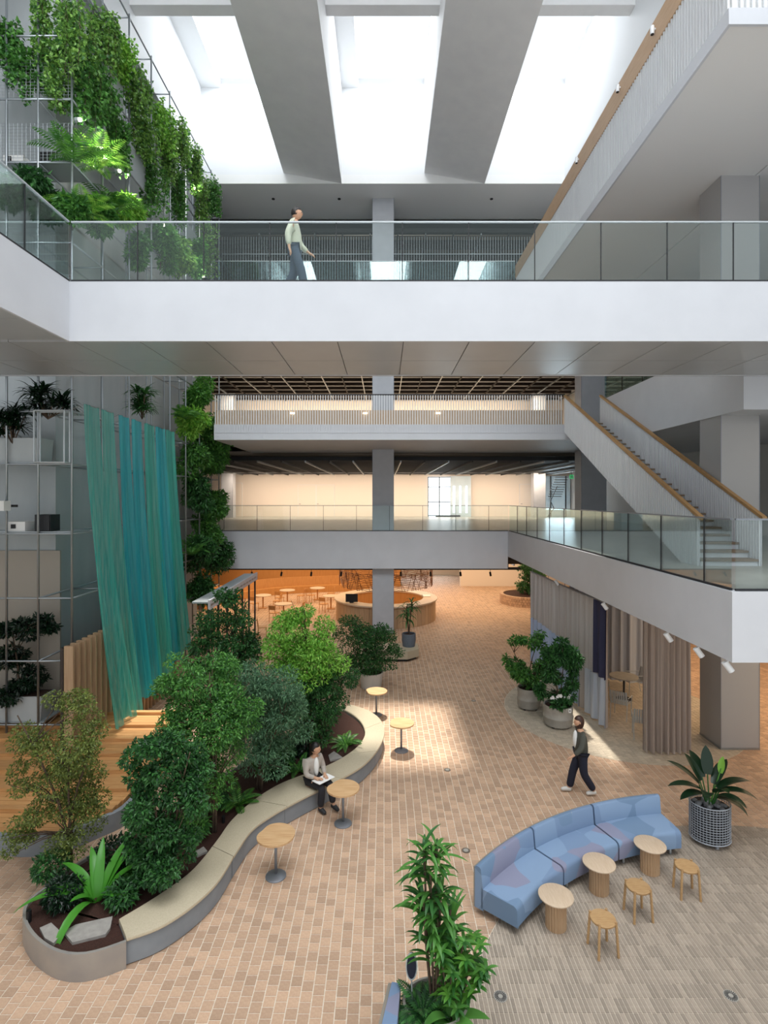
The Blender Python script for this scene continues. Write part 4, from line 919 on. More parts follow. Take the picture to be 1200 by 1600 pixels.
# ------------------------------------------------------------------ plants on the scaffold
def wall_plant(px, py, w, h, kind, m, lab, front=False, n=500, seed=0):
    D = 13.0 if front else 7.25 * F / (600 - px); q = U(px, py, D); k = D / F; rx, rz = w * k / 2, h * k / 2
    if kind == 'ivy':
        t = thing('hanging_ivy', lab, 'climbing plant', (q.x, q.y, q.z), 'climbing plants on the scaffold'); cl = []; mb = MB(); R = random.Random(seed)
        for j in range(9):
            ox = R.uniform(-1, 1) * rx * 0.8 if front else R.uniform(-0.25, 0.2); oy = R.uniform(-0.1, 0.1) if front else R.uniform(-1, 1) * rx * 1.6; top = rz * R.uniform(0.55, 1.0); bot = -rz * R.uniform(0.3, 1.0)
            mb.tube([(q.x + ox, q.y + oy, q.z + top), (q.x + ox + 0.05, q.y + oy, q.z + (top + bot) / 2), (q.x + ox, q.y + oy, q.z + bot)], 0.006, 4)
            for s in range(4):
                zz = top + (bot - top) * (s + 0.5) / 4; cl.append(((ox, oy, zz), (0.16, 0.16, abs(top - bot) / 6), n // 36))
        link('foliage', cluster_leaves(cl, 0.10, 0.085, m, droop=0.6, shell=0.2), t); mb.build('vine_stem', 'bark', t)
    elif kind == 'palm':
        t = fronded('scaffold_palm', lab, (q.x, q.y, q.z - rz * 0.7), 13, max(rx, rz) * 1.5, 0.24, m, (0.7, 1.4), (1.0, 1.9), seed, 0.05, 'palm', 'palms on the scaffold')
    elif kind == 'strap':
        t = thing('strap_leaf_plant', lab, 'plant', (q.x, q.y, q.z), 'strap leaved plants on the scaffold'); R = random.Random(seed); cl = MB()
        for j in range(11):
            c = Vector((q.x + R.uniform(-1, 1) * rx * 0.6, q.y + R.uniform(-0.2, 0.2), q.z + R.uniform(-0.6, 0.6) * rz))
            for a in range(34):
                bl = blade(c, R.uniform(0, 6.28), R.uniform(0.3, 0.55), 0.045, R.uniform(0.2, 1.3), R.uniform(0.9, 1.8), 5); cl.add(bl.v, bl.f)
            MB().tube([(q.x, q.y, q.z - rz), c], 0.012, 5).build('stem', 'bark', t)
        cl.build('foliage', m, t, True)
    else:
        t = thing('scaffold_bush', lab, 'bush', (q.x, q.y, q.z), 'leafy bushes on the scaffold'); R = random.Random(seed); cl = []
        for j in range(6): cl.append(((R.uniform(-0.5, 0.5) * rx, R.uniform(-0.5, 0.5) * rx, R.uniform(-0.6, 0.6) * rz), (rx * 0.6, rx * 0.6, rz * 0.5), n // 6))
        link('foliage', cluster_leaves(cl, 0.17, 0.075, m, droop=0.4, shell=0.3), t); MB().tube([(q.x - 0.1, q.y, q.z - rz), (q.x, q.y, q.z + rz * 0.5)], 0.015, 5).build('stem', 'bark', t)
    return t
TN = dict(leaf_dark='dark green', leaf_mid='mid green', leaf_bright='bright green', leaf_ivy='yellow green', leaf_fern='fresh green')
ivy = 'ivy trailing down the pipe scaffold above the footbridge'
for s, (px, py, w, h, fr, m) in enumerate(((70, 55, 70, 140, True, 'leaf_ivy'), (20, 75, 50, 90, True, 'leaf_mid'), (45, 115, 60, 90, True, 'leaf_mid'), (90, 120, 40, 110, True, 'leaf_ivy'), (125, 70, 34, 130, False, 'leaf_ivy'), (140, 140, 30, 120, False, 'leaf_mid'), (165, 60, 30, 100, False, 'leaf_ivy'), (170, 165, 26, 90, False, 'leaf_mid'), (195, 90, 24, 90, False, 'leaf_bright'), (190, 225, 24, 90, False, 'leaf_mid'), (215, 150, 22, 80, False, 'leaf_ivy'), (225, 215, 22, 90, False, 'leaf_ivy'), (240, 290, 22, 110, False, 'leaf_mid'), (255, 200, 20, 90, False, 'leaf_bright'), (265, 250, 20, 90, False, 'leaf_ivy'), (280, 230, 16, 80, False, 'leaf_ivy'), (285, 310, 18, 100, False, 'leaf_mid'), (305, 265, 14, 80, False, 'leaf_ivy'), (318, 320, 14, 110, False, 'leaf_ivy'), (335, 310, 10, 70, False, 'leaf_mid'), (330, 390, 12, 90, False, 'leaf_ivy'))):
    wall_plant(px, py, w, h, 'ivy', m, {'leaf_ivy': 'yellow green ', 'leaf_mid': 'deep green ', 'leaf_bright': 'bright fresh green '}[m] + ivy + (' on the cage front' if fr else ' along its long side'), fr, 1400, s)
for s, (px, py, w, h) in enumerate(((115, 225, 80, 80), (150, 235, 70, 80), (175, 305, 70, 70), (130, 310, 70, 80))):
    wall_plant(px, py, w, h, 'palm', 'leaf_bright' if s % 2 else 'leaf_fern', 'bright arching palm growing on the scaffold above the footbridge', False, 0, s)
for s, (px, py, w, h, fr, m) in enumerate(((65, 305, 80, 60, True, 'leaf_dark'), (20, 300, 50, 50, True, 'leaf_dark'), (120, 330, 50, 60, False, 'leaf_mid'), (160, 335, 50, 60, False, 'leaf_mid'), (205, 330, 45, 50, False, 'leaf_bright'), (220, 390, 45, 60, False, 'leaf_mid'), (255, 385, 45, 70, False, 'leaf_mid'), (285, 400, 40, 60, False, 'leaf_ivy'), (310, 405, 30, 60, False, 'leaf_mid'))):
    wall_plant(px, py, w, h, 'bush', m, TN[m] + ' leafy bush on the scaffold at footbridge level', fr, 1900, s + 40)
for s, (px, py, w, h, m) in enumerate(((300, 612, 36, 60, 'leaf_fern'), (292, 660, 40, 60, 'leaf_bright'), (318, 680, 44, 60, 'leaf_mid'), (300, 720, 44, 60, 'leaf_mid'), (325, 725, 40, 50, 'leaf_mid'), (305, 770, 40, 60, 'leaf_dark'), (328, 790, 40, 50, 'leaf_mid'), (318, 830, 44, 50, 'leaf_mid'), (305, 865, 44, 60, 'leaf_dark'), (330, 870, 44, 56, 'leaf_dark'), (305, 915, 34, 60, 'leaf_dark'))):
    wall_plant(px + 8, py, w * 1.35, h, 'bush', m, TN[m] + ' leafy bush in the green column at the far end of the scaffold', False, 2400, s + 60)
for s, (px, py, w, h, m) in enumerate(((290, 640, 40, 40, 'leaf_fern'), (325, 715, 50, 50, 'leaf_mid'), (300, 850, 40, 50, 'leaf_mid'))):
    wall_plant(px, py, w, h, 'palm', m, 'drooping palm in the green column at the far end of the scaffold', False, 0, s + 80)
wall_plant(75, 625, 90, 60, 'strap', 'leaf_deep', 'dark strap leaved plant rising from the concrete trough by the cage', True, seed=90)
wall_plant(20, 665, 60, 60, 'strap', 'leaf_deep', 'dark trailing plant at the inner end of the concrete trough', True, seed=91)
wall_plant(222, 630, 40, 50, 'strap', 'leaf_dark', 'dark strap leaved plant behind the teal strips', False, seed=92)
b = U(28, 1090, 13.2); b.z = 1.5
tree('trough_tree', 'dark layered tree in the lowest concrete trough', b, None, px_clusters(b, [(30,985,38,18,0), (65,975,25,14,0), (15,1025,28,18,0), (40,1060,30,18,0), (20,1085,30,14,-.1)]), 2600, 0.12, 0.05, 'leaf_deep', stems=1)

# white canopy edge beside the cafe
cn = thing('cafe_canopy', 'white louvred canopy edge with dark posts beside the cafe', 'canopy', (-5.6, 19, 0))
MB().box(-5.5, -5.44, 17.0, 23.4, 2.75, 3.05).build('edge_panel', 'white', cn); MB().box(-6.0, -5.5, 17.0, 23.4, 2.95, 3.0).build('canopy_roof', 'steel_pale', cn)
for k in range(14): MB().box(-5.44, -5.43, 17.1 + k * 0.44, 17.4 + k * 0.44, 2.86, 2.92).build('louvre', 'pole_grey', cn)
for k in range(7): MB().box(-5.56, -5.50, 17.1 + k * 1.03, 17.16 + k * 1.03, 0, 2.95).build('post', 'dark', cn)

# ------------------------------------------------------------------ curtain room under the side gallery
def curtain(label, pts, z0, z1, m, nw=60, amp=0.06, freq=9.0, extra=None):
    P = resample([Vector((*p, 0)) for p in pts], nw * 3); t = thing('curtain', label, 'curtain', (P[0].x, P[0].y, z0), 'curtains under the side gallery')
    def sheet(i0, i1, za, zb, mm, name, off=0.0):
        A, B = [], []; L = 0; row = []
        rows = [[] for _ in range(7)]
        for i in range(i0, i1):
            d = (P[min(i + 1, len(P) - 1)] - P[max(i - 1, 0)]).normalized(); nrm = Vector((-d.y, d.x, 0)); L = i * 0.033
            for k in range(7):
                u = k / 6; w = amp * (0.6 + 0.5 * u) * math.sin(freq * L * 2 + 0.8 * math.sin(L * 3)) + 0.3 * amp * math.sin(freq * 4.1 * L + u) + off
                q = P[i] + nrm * w; rows[k].append((q.x, q.y, zb + (za - zb) * u))
        MB().grid(rows).build(name, mm, t, True)
    sheet(0, len(P), z0, z1, m, 'cloth')
    for (f0, f1, za, zb, mm) in (extra or ()): sheet(int(f0 * len(P)), int(f1 * len(P)), za, zb, mm, 'colour_panel', -0.03)
    MB().tube([(p.x, p.y, z1) for p in P[::6]], 0.03, 8).build('track', 'pole_grey', t, True)
    for p in P[10::45]: MB().tube([(p.x, p.y, z1), (p.x, p.y, 3.61)], 0.012, 5).build('track_hanger', 'pole_grey', t)
    return t
curtain('long grey sheer curtain with navy and blue patches behind the potted trees', [(5.62, 20.9), (5.72, 19.5), (5.75, 18.0), (5.82, 16.6), (5.95, 15.2), (6.02, 14.6)], 0.05, 3.42, 'curtain_grey', extra=[(0.05, 0.75, 0.05, 1.7, 'curtain_blue'), (0.88, 0.995, 1.35, 3.4, 'curtain_navy'), (0.8, 0.995, 0.05, 1.33, 'curtain_white')])
curtain('brown grey curtain panel hanging beside the broad grey column', [(6.35, 13.35), (6.7, 13.25), (7.1, 13.25), (7.55, 13.4)], 0.04, 3.42, 'curtain_brown', nw=30, amp=0.07)
curtain('pale blue white curtain at the back of the curtain room', [(6.95, 20.3), (7.4, 19.0), (8.2, 18.3), (9.0, 18.2)], 0.05, 3.4, 'curtain_white', nw=40, amp=0.05, extra=[(0.0, 0.3, 0.05, 3.4, 'curtain_blue'), (0.55, 0.85, 2.6, 3.4, 'curtain_navy')])
def wire_chair(x, y, rz, label):
    t = thing('slatted_chair', label, 'chair', (x, y, 0)); X = Matrix.Rotation(rz, 3, 'Z'); o = Vector((x, y, 0))
    T = lambda p: o + X @ Vector(p)
    for sx in (-1, 1):
        MB().tube([T((0.22, 0.23 * sx, 0)), T((0.20, 0.23 * sx, 0.44)), T((0.2, 0.25 * sx, 0.62)), T((-0.22, 0.25 * sx, 0.64))], 0.011, 6).build('arm', 'steel_pale', t)
        MB().tube([T((0.22, 0.23 * sx, 0)), T((0.20, 0.22 * sx, 0.44))], 0.011, 6).build('leg', 'steel_pale', t)
        MB().tube([T((-0.26, 0.22 * sx, 0)), T((-0.20, 0.22 * sx, 0.44)), T((-0.27, 0.22 * sx, 0.82))], 0.011, 6).build('leg', 'steel_pale', t)
    for k in range(8):
        w = -0.2 + k * 0.4 / 7
        MB().add([T((0.21, w - 0.02, 0.45)), T((0.21, w + 0.02, 0.45)), T((-0.2, w + 0.02, 0.43)), T((-0.2, w - 0.02, 0.43)), T((-0.28, w + 0.02, 0.82)), T((-0.28, w - 0.02, 0.82))], [(0, 1, 2, 3), (3, 2, 4, 5)]).build('slat', 'steel_pale', t)
wire_chair(6.75, 16.9, -0.5, 'pale slatted metal chair facing the round table in the curtain room')
wire_chair(6.75, 15.5, 0.9, 'pale blue slatted metal chair turned to the opening between curtains')
wire_chair(6.75, 14.2, 1.2, 'slatted metal chair half hidden by the brown curtain')
wire_chair(8.0, 17.4, 3.0, 'slatted metal chair on the far side of the round table')
wire_chair(6.9, 19.3, -1.2, 'slatted metal chair deep inside the curtain room')
rt = thing('round_table', 'round grey table inside the curtain room', 'table', (7.45, 16.9, 0))
MB().lathe([(0, 0.70), (0.42, 0.70), (0.42, 0.725), (0, 0.725)], (7.45, 16.9, 0), 28).build('table_top', 'pot_grey', rt); MB().tube([(7.45, 16.9, 0.02), (7.45, 16.9, 0.7)], 0.03, 8).build('pole', 'dark', rt); MB().lathe([(0.24, 0), (0.24, 0.02), (0, 0.03)], (7.45, 16.9, 0), 20).build('base', 'dark', rt)
for i, (px, py) in enumerate(((867, 908), (941, 945), (1039, 993), (1086, 1018), (1131, 1040))):
    D = 5.62 * F / (px - 600) * 1.0; q = Vector((5.68, D, 3.6))
    t = thing('track_spotlight', 'white cylinder spotlight under the side gallery edge', 'spotlight', (q.x, q.y, 3.4), 'white spotlights under the side gallery edge')
    MB().tube([q + Vector((0, 0, 0.005)), q + Vector((0, 0, -0.09))], 0.02, 8).build('stem', 'baluster', t); MB().tube([q + Vector((-0.05, 0, -0.06)), q + Vector((0.05, -0.03, -0.21))], 0.052, 14).build('lamp_head', 'baluster', t, True, 40)
for i, (px, py) in enumerate(((1025, 47), (970, 138), (905, 250))):
    D = 5.80 * F / (px - 600); z = H - (py - CY) * D / F
    t = thing('rail_spotlight', 'small white spotlight fixed to the timber rail of the top walkway', 'spotlight', (5.75, D, z), 'spotlights on the timber rail')
    MB().tube([(5.72, D, z + 0.08), (5.72, D, z - 0.09)], 0.042, 12).build('lamp_head', 'baluster', t, True, 40); MB().box(5.72, 5.792, D - 0.015, D + 0.015, z, z + 0.04).build('bracket', 'baluster', t); MB().tube([(5.72, D, z - 0.09), (5.72, D, z - 0.1)], 0.035, 12).build('lens', 'black', t)

# ------------------------------------------------------------------ potted trees by the curtains
def tub(px, py, r, h, label):
    b = G(px, py); t = thing('plant_tub', label, 'plant pot', (b.x, b.y, 0))
    tbd = MB().lathe([(0, 0.05), (r * 0.92, 0.05), (r, 0.12), (r * 1.0, h * 0.42), (r * 1.035, h * 0.45), (r * 1.035, h * 0.5), (r, h * 0.53), (r * 0.99, h * 0.78), (r * 1.02, h * 0.82), (r * 0.98, h), (r * 0.92, h), (r * 0.9, h * 0.9), (0, h * 0.9)], b, 36).build('tub_body', 'pot_grey', t, True, 40)
    MB().lathe([(r * 0.9, h * 0.9), (0, h * 0.93)], b, 20).build('soil', 'soil', t)
    for k in range(4):
        a = 0.8 + k * math.pi / 2; MB().tube([(b.x + r * 0.7 * math.cos(a), b.y + r * 0.7 * math.sin(a), 0), (b.x + r * 0.7 * math.cos(a), b.y + r * 0.7 * math.sin(a), 0.055)], 0.04, 8).build('castor', 'black', tbd)
    return Vector((b.x, b.y, h * 0.915))
b = tub(826, 1106, 0.33, 0.62, 'ribbed grey plant tub with a thin stemmed tree')
tree('potted_tree', 'thin stemmed airy tree in the ribbed grey tub', b, None, px_clusters(b, [(805,1050,22,18,0), (830,1065,26,16,0), (812,1005,16,12,0), (838,1000,16,14,0), (845,1040,18,20,.2), (860,1025,14,20,.2), (795,1030,10,10,0)]), 2000, 0.13, 0.055, 'leaf_mid', stems=4, trunk_r=0.022)
b = tub(872, 1133, 0.39, 0.58, 'broad grey plant tub on castors holding orchids and a bushy tree')
tree('potted_tree', 'bushy dark green tree in the broad grey tub', b, None, px_clusters(b, [(870,1020,24,20,0), (893,1025,20,22,0), (865,1050,18,22,0), (897,1062,14,24,0), (850,1080,12,20,0), (870,1095,22,10,0), (885,1085,14,12,-.1)]), 2600, 0.13, 0.05, 'leaf_dark', stems=3, trunk_r=0.02)
oc = thing('orchid', 'white flowering orchid drooping over the broad grey tub', 'flower', tuple(b))
R = random.Random(3)
for k in range(3):
    e = b + Vector((-0.15 + 0.17 * k, -0.2, 0.3)); MB().tube([b + Vector((0, 0, -0.01)), b + Vector((-0.03 + 0.04 * k, -0.05, 0.35)), e + Vector((0.05, 0, 0.02))], 0.006, 5).build('stem', 'leaf_fern', oc)
    for j in range(5):
        c = e + Vector((R.uniform(-0.09, 0.09), R.uniform(-0.05, 0.05), R.uniform(-0.06, 0.07)))
        mbf = MB()
        for a in range(5):
            an = a * 1.2566; u = Vector((math.cos(an), -0.3, math.sin(an))).normalized() * 0.045; w = Vector((-math.sin(an), 0, math.cos(an))) * 0.02; mbf.add([c, c + u * 0.6 + w, c + u, c + u * 0.6 - w], [(0, 1, 2, 3)])
        mbf.build('blossom', 'flower', oc)
tg = thing('plant_tag', 'white plant tag hanging on the broad grey tub', 'tag', tuple(b + Vector((0.2, -0.36, -0.05))))
q = b + Vector((0.2, -0.37, 0)); MB().box(q.x - 0.035, q.x + 0.035, q.y - 0.004, q.y, q.z - 0.05, q.z + 0.06).build('card', 'paper', tg); MB().box(q.x - 0.012, q.x + 0.012, q.y - 0.006, q.y - 0.004, q.z - 0.02, q.z + 0.03).build('print', 'dark', tg); MB().tube([q + Vector((0, 0, 0.06)), q + Vector((0, 0.08, 0.1))], 0.004, 4).build('string', 'dark', tg)

# mesh pot with broad dark leaves
b = G(1109, 1314); mp_ = thing('mesh_pot', 'oval wire mesh plant pot on castors', 'plant pot', (b.x, b.y, 0)); rx, ry = 0.34, 0.30
MB().lathe([(0, 0.1), (0.92, 0.1), (0.92, 0.66), (0.0, 0.66)], b, 32, rx, ry).build('inner_pot', 'dark', mp_)
for k in range(15):
    z = 0.09 + k * 0.045; MB().tube([(b.x + rx * math.cos(a * math.pi / 16), b.y + ry * math.sin(a * math.pi / 16), z) for a in range(33)], 0.006 if k not in (0, 14) else 0.012, 5, False).build('hoop_wire', 'mesh_grey', mp_)
for k in range(40):
    a = k * math.pi / 20; MB().tube([(b.x + rx * math.cos(a), b.y + ry * math.sin(a), 0.08), (b.x + rx * math.cos(a), b.y + ry * math.sin(a), 0.73)], 0.0055, 4, False).build('upright_wire', 'mesh_grey', mp_)
for k in range(3):
    a = -1.57 + k * 2.1; MB().tube([(b.x + 0.24 * math.cos(a), b.y + 0.22 * math.sin(a), 0), (b.x + 0.24 * math.cos(a), b.y + 0.22 * math.sin(a), 0.1)], 0.03, 8).build('castor', 'mesh_grey', mp_)
R = random.Random(8)
pbm = MB().ball((0, 0, 0), 0.055, 0.045, 0.035, 8, 6)
pme = share('pebble', pbm, 'pebble')
for k in range(26):
    a, r = R.uniform(0, 6.28), math.sqrt(R.random()) * 0.26; o = link('pebble', pme, mp_); o.location = (r * math.cos(a), r * 0.88 * math.sin(a), 0.67 + R.uniform(0, 0.02)); o.rotation_euler = (0, 0, a)
lp = thing('broad_leaf_plant', 'dark broad leaved plant with one pale green bud in the mesh pot', 'plant', (b.x, b.y, 0.66))
for az, L, ri, dr, st_ in ((2.6, 0.62, 0.75, 0.5, 0.32), (3.0, 0.6, 0.45, 0.9, 0.25), (3.3, 0.5, 0.3, 1.0, 0.2), (2.1, 0.5, 1.1, 0.4, 0.35), (1.2, 0.5, 1.25, 0.2, 0.45), (0.6, 0.6, 0.8, 0.5, 0.32), (0.1, 0.68, 0.5, 0.8, 0.28), (-0.3, 0.66, 0.4, 1.1, 0.25), (-0.9, 0.5, 0.5, 1.2, 0.2), (-2.2, 0.45, 0.7, 1.1, 0.25), (-1.5, 0.4, 0.9, 1.0, 0.3), (1.7, 0.5, 1.0, 0.5, 0.4), (-0.6, 0.55, 0.2, 1.3, 0.15)):
    c0 = b + Vector((0.05 * math.cos(az), 0.05 * math.sin(az), 0.665)); c1 = c0 + Vector((math.cos(az) * st_ * math.cos(1.2), math.sin(az) * st_ * math.cos(1.2), st_))
    lf = blade(c1, az, L, 0.2, ri, dr, 8).build('leaf', 'leaf_deep', lp, True); MB().tube([c0, c1], 0.012, 5).build('stalk', 'leaf_dark', lp)
c1 = b + Vector((0.2, 0.1, 1.05)); MB().tube([b + Vector((0, 0, 0.66)), c1, c1 + Vector((0.1, 0.05, 0.2))], 0.012, 5).build('stalk', 'leaf_fern', lp); blade(c1 + Vector((0.08, 0.03, 0.12)), 0.6, 0.3, 0.12, 1.3, 0.1, 6).build('bud_leaf', 'leaf_bright', lp, True)

# tall mixed planting in the foreground
b = Vector((0.58, 6.12, 0.0)); fp = thing('plant_tub', 'grey oval tub holding the tall foreground plants', 'plant pot', tuple(b))
MB().lathe([(0, 0.04), (0.88, 0.04), (1, 0.12), (1, 0.56), (1.03, 0.6), (0.95, 0.6), (0.93, 0.52), (0, 0.52)], b, 36, 0.36, 0.30).build('tub_body', 'pot_grey', fp, True, 40); MB().lathe([(0.93, 0.52), (0, 0.55)], b, 20, 0.36, 0.3).build('soil', 'soil', fp)
MB().lathe([(0.8, 0.0), (0.8, 0.045)], b, 24, 0.36, 0.30).build('plinth', 'black', fp)
dr = thing('cane_plant', 'tall cane plant with long drooping leaves in the foreground tub', 'plant', (b.x, b.y, 0.54)); R = random.Random(21)
for k, (dx, dy, z) in enumerate(((-0.12, 0.12, 2.22), (0.02, 0.15, 2.25), (-0.05, 0.1, 1.98), (0.06, 0.06, 1.75), (-0.14, 0.05, 1.72), (0.02, 0.02, 1.5), (0.18, 0.1, 1.55), (-0.05, 0.0, 1.35))):
    tp = b + Vector((dx, dy, z)); MB().tube([b + Vector((dx * 0.3, dy * 0.3, 0.54)), b + Vector((dx * 0.7, dy * 0.7, 1.1)), tp], 0.014, 6).build('cane', 'bark', dr)
    for a in range(24):
        blade(tp - Vector((0, 0, R.uniform(0, 0.34))), R.uniform(0, 6.28), R.uniform(0.26, 0.40), 0.045, R.uniform(0.3, 1.3), R.uniform(0.9, 1.9), 6).build('leaf', 'leaf_mid' if a % 3 else 'leaf_dark', dr, True)
uf = thing('umbrella_plant', 'bright umbrella leaved plant in the foreground tub', 'plant', (b.x + 0.14, b.y, 0.54))
for k in range(46):
    c = b + Vector((0.3 + R.uniform(-0.26, 0.26), -0.05 + R.uniform(-0.2, 0.2), 1.05 + R.uniform(-0.35, 0.28))); wh = MB()
    for a in range(8):
        bl = blade(c, a * 0.785 + R.uniform(-0.2, 0.2), R.uniform(0.11, 0.16), 0.04, R.uniform(-0.1, 0.5), 0.8, 4); wh.add(bl.v, bl.f)
    wh.build('leaf_whorl', 'leaf_fern' if k % 3 else 'leaf_mid', uf, True)
    if k % 3 == 0: MB().tube([b + Vector((0.14, 0, 0.54)), c], 0.008, 5).build('stem', 'bark', uf)
df = fronded('fern', 'dark fern spilling over the foreground tub', b + Vector((-0.16, -0.1, 0.54)), 22, 0.42, 0.10, 'leaf_dark', (0.4, 1.3), (1.0, 1.9), 9, 0.03)
bp = bladed('broad_leaf_plant', 'glossy broad leaved plant at the edge of the foreground tub', b + Vector((0.14, -0.16, 0.55)), 9, 0.42, 0.13, 'leaf_mid', (0.3, 1.0), (0.9, 1.7), seed=12)
pd = thing('oval_board', 'dark blue oval board with pale rim tucked behind the foreground plants', 'board', (b.x - 0.27, b.y + 0.02, 0.56))
rows = [(b.x - 0.27 + 0.06 * math.cos(a * math.pi / 12), b.z + 0.98 + 0.15 * math.sin(a * math.pi / 12)) for a in range(24)]
MB().prism(rows, b.y + 0.0, b.y + 0.02, 'y').build('board_face', 'cloth_navy', pd); MB().tube([(x, b.y + 0.0, z) for x, z in rows + rows[:1]], 0.008, 5, False).build('rim', 'steel_pale', pd); MB().tube([(b.x - 0.26, b.y + 0.01, 0.53), (b.x - 0.27, b.y + 0.01, b.z + 0.84)], 0.008, 5).build('stake', 'steel_pale', pd)

# ------------------------------------------------------------------ cafe: counter, pendant, tables, bench, far planter
cc = Vector((0.1, 28.5, 0)); ct = thing('round_counter', 'round timber counter around the back of the tall grey column', 'counter', tuple(cc))
for k in range(60):
    a = 2 * math.pi * k / 60
    P = [(cc.x + r * math.cos(a + d), cc.y + r * math.sin(a + d)) for r, d in ((2.6, 0.003), (2.6, 0.1017), (2.55, 0.1017), (2.55, 0.003))]
    MB().prism(P, 0.0, 1.0).build('front_board', 'wood_z', ct)
MB().lathe([(1.95, 1.0), (2.68, 1.0), (2.68, 1.07), (1.95, 1.07), (1.95, 1.0)], cc, 64).build('counter_top', 'wood_pale', ct); MB().lathe([(2.0, 0), (2.0, 1.0)], cc, 48).build('inner_panel', 'cafe_wood', ct)
gadget('till', 'dark till screen on the round counter', 'till', [('screen', 'dark', (-1.9, -1.3, 26.9, 26.95, 1.1, 1.5)), ('foot', 'dark', (-1.7, -1.5, 26.85, 27.0, 1.072, 1.1))], (-1.6, 26.9, 1.072))
gadget('menu_tray', 'pale tray on the round counter', 'tray', [('tray_body', 'paper', (2.05, 2.45, 28.5, 29.0, 1.072, 1.10)), ('tray_rim', 'pot_grey', (2.0, 2.05, 28.5, 29.0, 1.072, 1.12))], (2.25, 28.7, 1.072))
pn = thing('woven_pendant', 'copper wire woven ring pendant above the round counter', 'pendant lamp', (cc.x, cc.y, 2.2)); R = random.Random(2)
for k in range(10): 
    rr, z = 2.45 - 0.03 * abs(k - 5), 1.75 + k * 0.085; MB().tube([(cc.x + rr * math.cos(a * math.pi / 24), cc.y + rr * math.sin(a * math.pi / 24), z + 0.03 * math.sin(a * 3 + k)) for a in range(49)], 0.014, 4, False).build('ring_wire', 'copper_wire', pn)
for k in range(110):
    a = R.uniform(0, 6.28); d = R.uniform(-0.25, 0.25); MB().tube([(cc.x + 2.43 * math.cos(a), cc.y + 2.43 * math.sin(a), 1.72), (cc.x + 2.43 * math.cos(a + d), cc.y + 2.43 * math.sin(a + d), 2.55)], 0.010, 4, False).build('cross_wire', 'copper_wire', pn)
for k in range(4): MB().tube([(cc.x + 2.4 * math.cos(k * 1.57 + 0.8), cc.y + 2.4 * math.sin(k * 1.57 + 0.8), 2.5), (cc.x + 2.4 * math.cos(k * 1.57 + 0.8), cc.y + 2.4 * math.sin(k * 1.57 + 0.8), 4.26)], 0.01, 4).build('suspension', 'dark', pn)
def cafe_table(px, py, label):
    b = G(px, py); t = thing('cafe_table', label, 'table', tuple(b)); MB().lathe([(0, 0.70), (0.46, 0.70), (0.46, 0.735), (0, 0.735)], b, 28).build('table_top', 'wood_pale', t)
    MB().tube([b + Vector((0, 0, 0.02)), b + Vector((0, 0, 0.7))], 0.04, 8).build('pole', 'cafe_wood', t); MB().box(b.x - 0.22, b.x + 0.22, b.y - 0.2, b.y + 0.2, 0, 0.03).build('base', 'cafe_wood', t); return b
def cafe_chair(x, y, rz, label):
    t = thing('cafe_chair', label, 'chair', (x, y, 0), 'timber chairs in the cafe'); X = Matrix.Rotation(rz, 3, 'Z'); T = lambda p: Vector((x, y, 0)) + X @ Vector(p)
    MB().prism([(T(p).x, T(p).y) for p in ((-0.2, -0.2, 0), (0.2, -0.2, 0), (0.2, 0.2, 0), (-0.2, 0.2, 0))], 0.43, 0.46).build('seat', 'cafe_wood', t)
    for sx in (-1, 1):
        MB().tube([T((0.18, 0.18 * sx, 0)), T((0.17, 0.17 * sx, 0.43))], 0.017, 6).build('leg', 'cafe_wood', t); MB().tube([T((-0.2, 0.18 * sx, 0)), T((-0.18, 0.17 * sx, 0.43)), T((-0.24, 0.17 * sx, 0.84))], 0.017, 6).build('leg', 'cafe_wood', t)
    mb = MB(); A = [T((-0.22, -0.19, 0.62)), T((-0.22, 0.19, 0.62)), T((-0.245, 0.19, 0.84)), T((-0.245, -0.19, 0.84))]; d = X @ Vector((0.02, 0, 0)); mb.add(A + [p + d for p in A], [(0, 1, 2, 3), (7, 6, 5, 4), (0, 4, 5, 1), (1, 5, 6, 2), (2, 6, 7, 3), (3, 7, 4, 0)]); mb.build('backrest', 'cafe_wood', t)
for (px, py, lab) in ((443, 965, 'round cafe table closest to the bright tree'), (411, 950, 'round cafe table close to the curved timber bench end'), (449, 941, 'round cafe table at the middle of the curved timber bench'), (496, 937, 'round cafe table beside the woven pendant'), (517, 951, 'round cafe table next to the round counter')):
    b = cafe_table(px, py, lab)
    cafe_chair(b.x + 0.85, b.y - 0.2, 3.0, 'timber chair at the ' + lab); cafe_chair(b.x - 0.3, b.y - 0.9, 1.2, 'askew timber chair at the ' + lab)
b = G(410, 995); cafe_chair(b.x, b.y, 0.2, 'lone timber chair standing between the cafe tables and the planter trees')
cb = thing('curved_bench', 'curved timber bench along the cafe wall', 'bench', (-5, 36.5, 0))
arc = [Vector((-10.5, 30.5, 0)), Vector((-9.3, 33.5, 0)), Vector((-7, 35.6, 0)), Vector((-4, 36.6, 0)), Vector((-1, 36.9, 0))]; AR = resample(arc, 40)
rows = []; r2 = []
for i, p in enumerate(AR):
    t = (AR[min(i + 1, 39)] - AR[max(i - 1, 0)]).normalized(); n_ = Vector((t.y, -t.x, 0))
    rows.append([(p.x + n_.x * s, p.y + n_.y * s, z) for s, z in ((0.5, 0), (0.5, 0.44), (0, 0.44), (0, 0))]); r2.append([(p.x + n_.x * s, p.y + n_.y * s, z) for s, z in ((0.06, 0.44), (0.0, 1.0), (-0.05, 1.0), (-0.05, 0))])
MB().grid(rows).build('seat', 'cafe_wood', cb, True, 40); MB().grid(r2).build('backrest', 'cafe_wood', cb, True, 40)
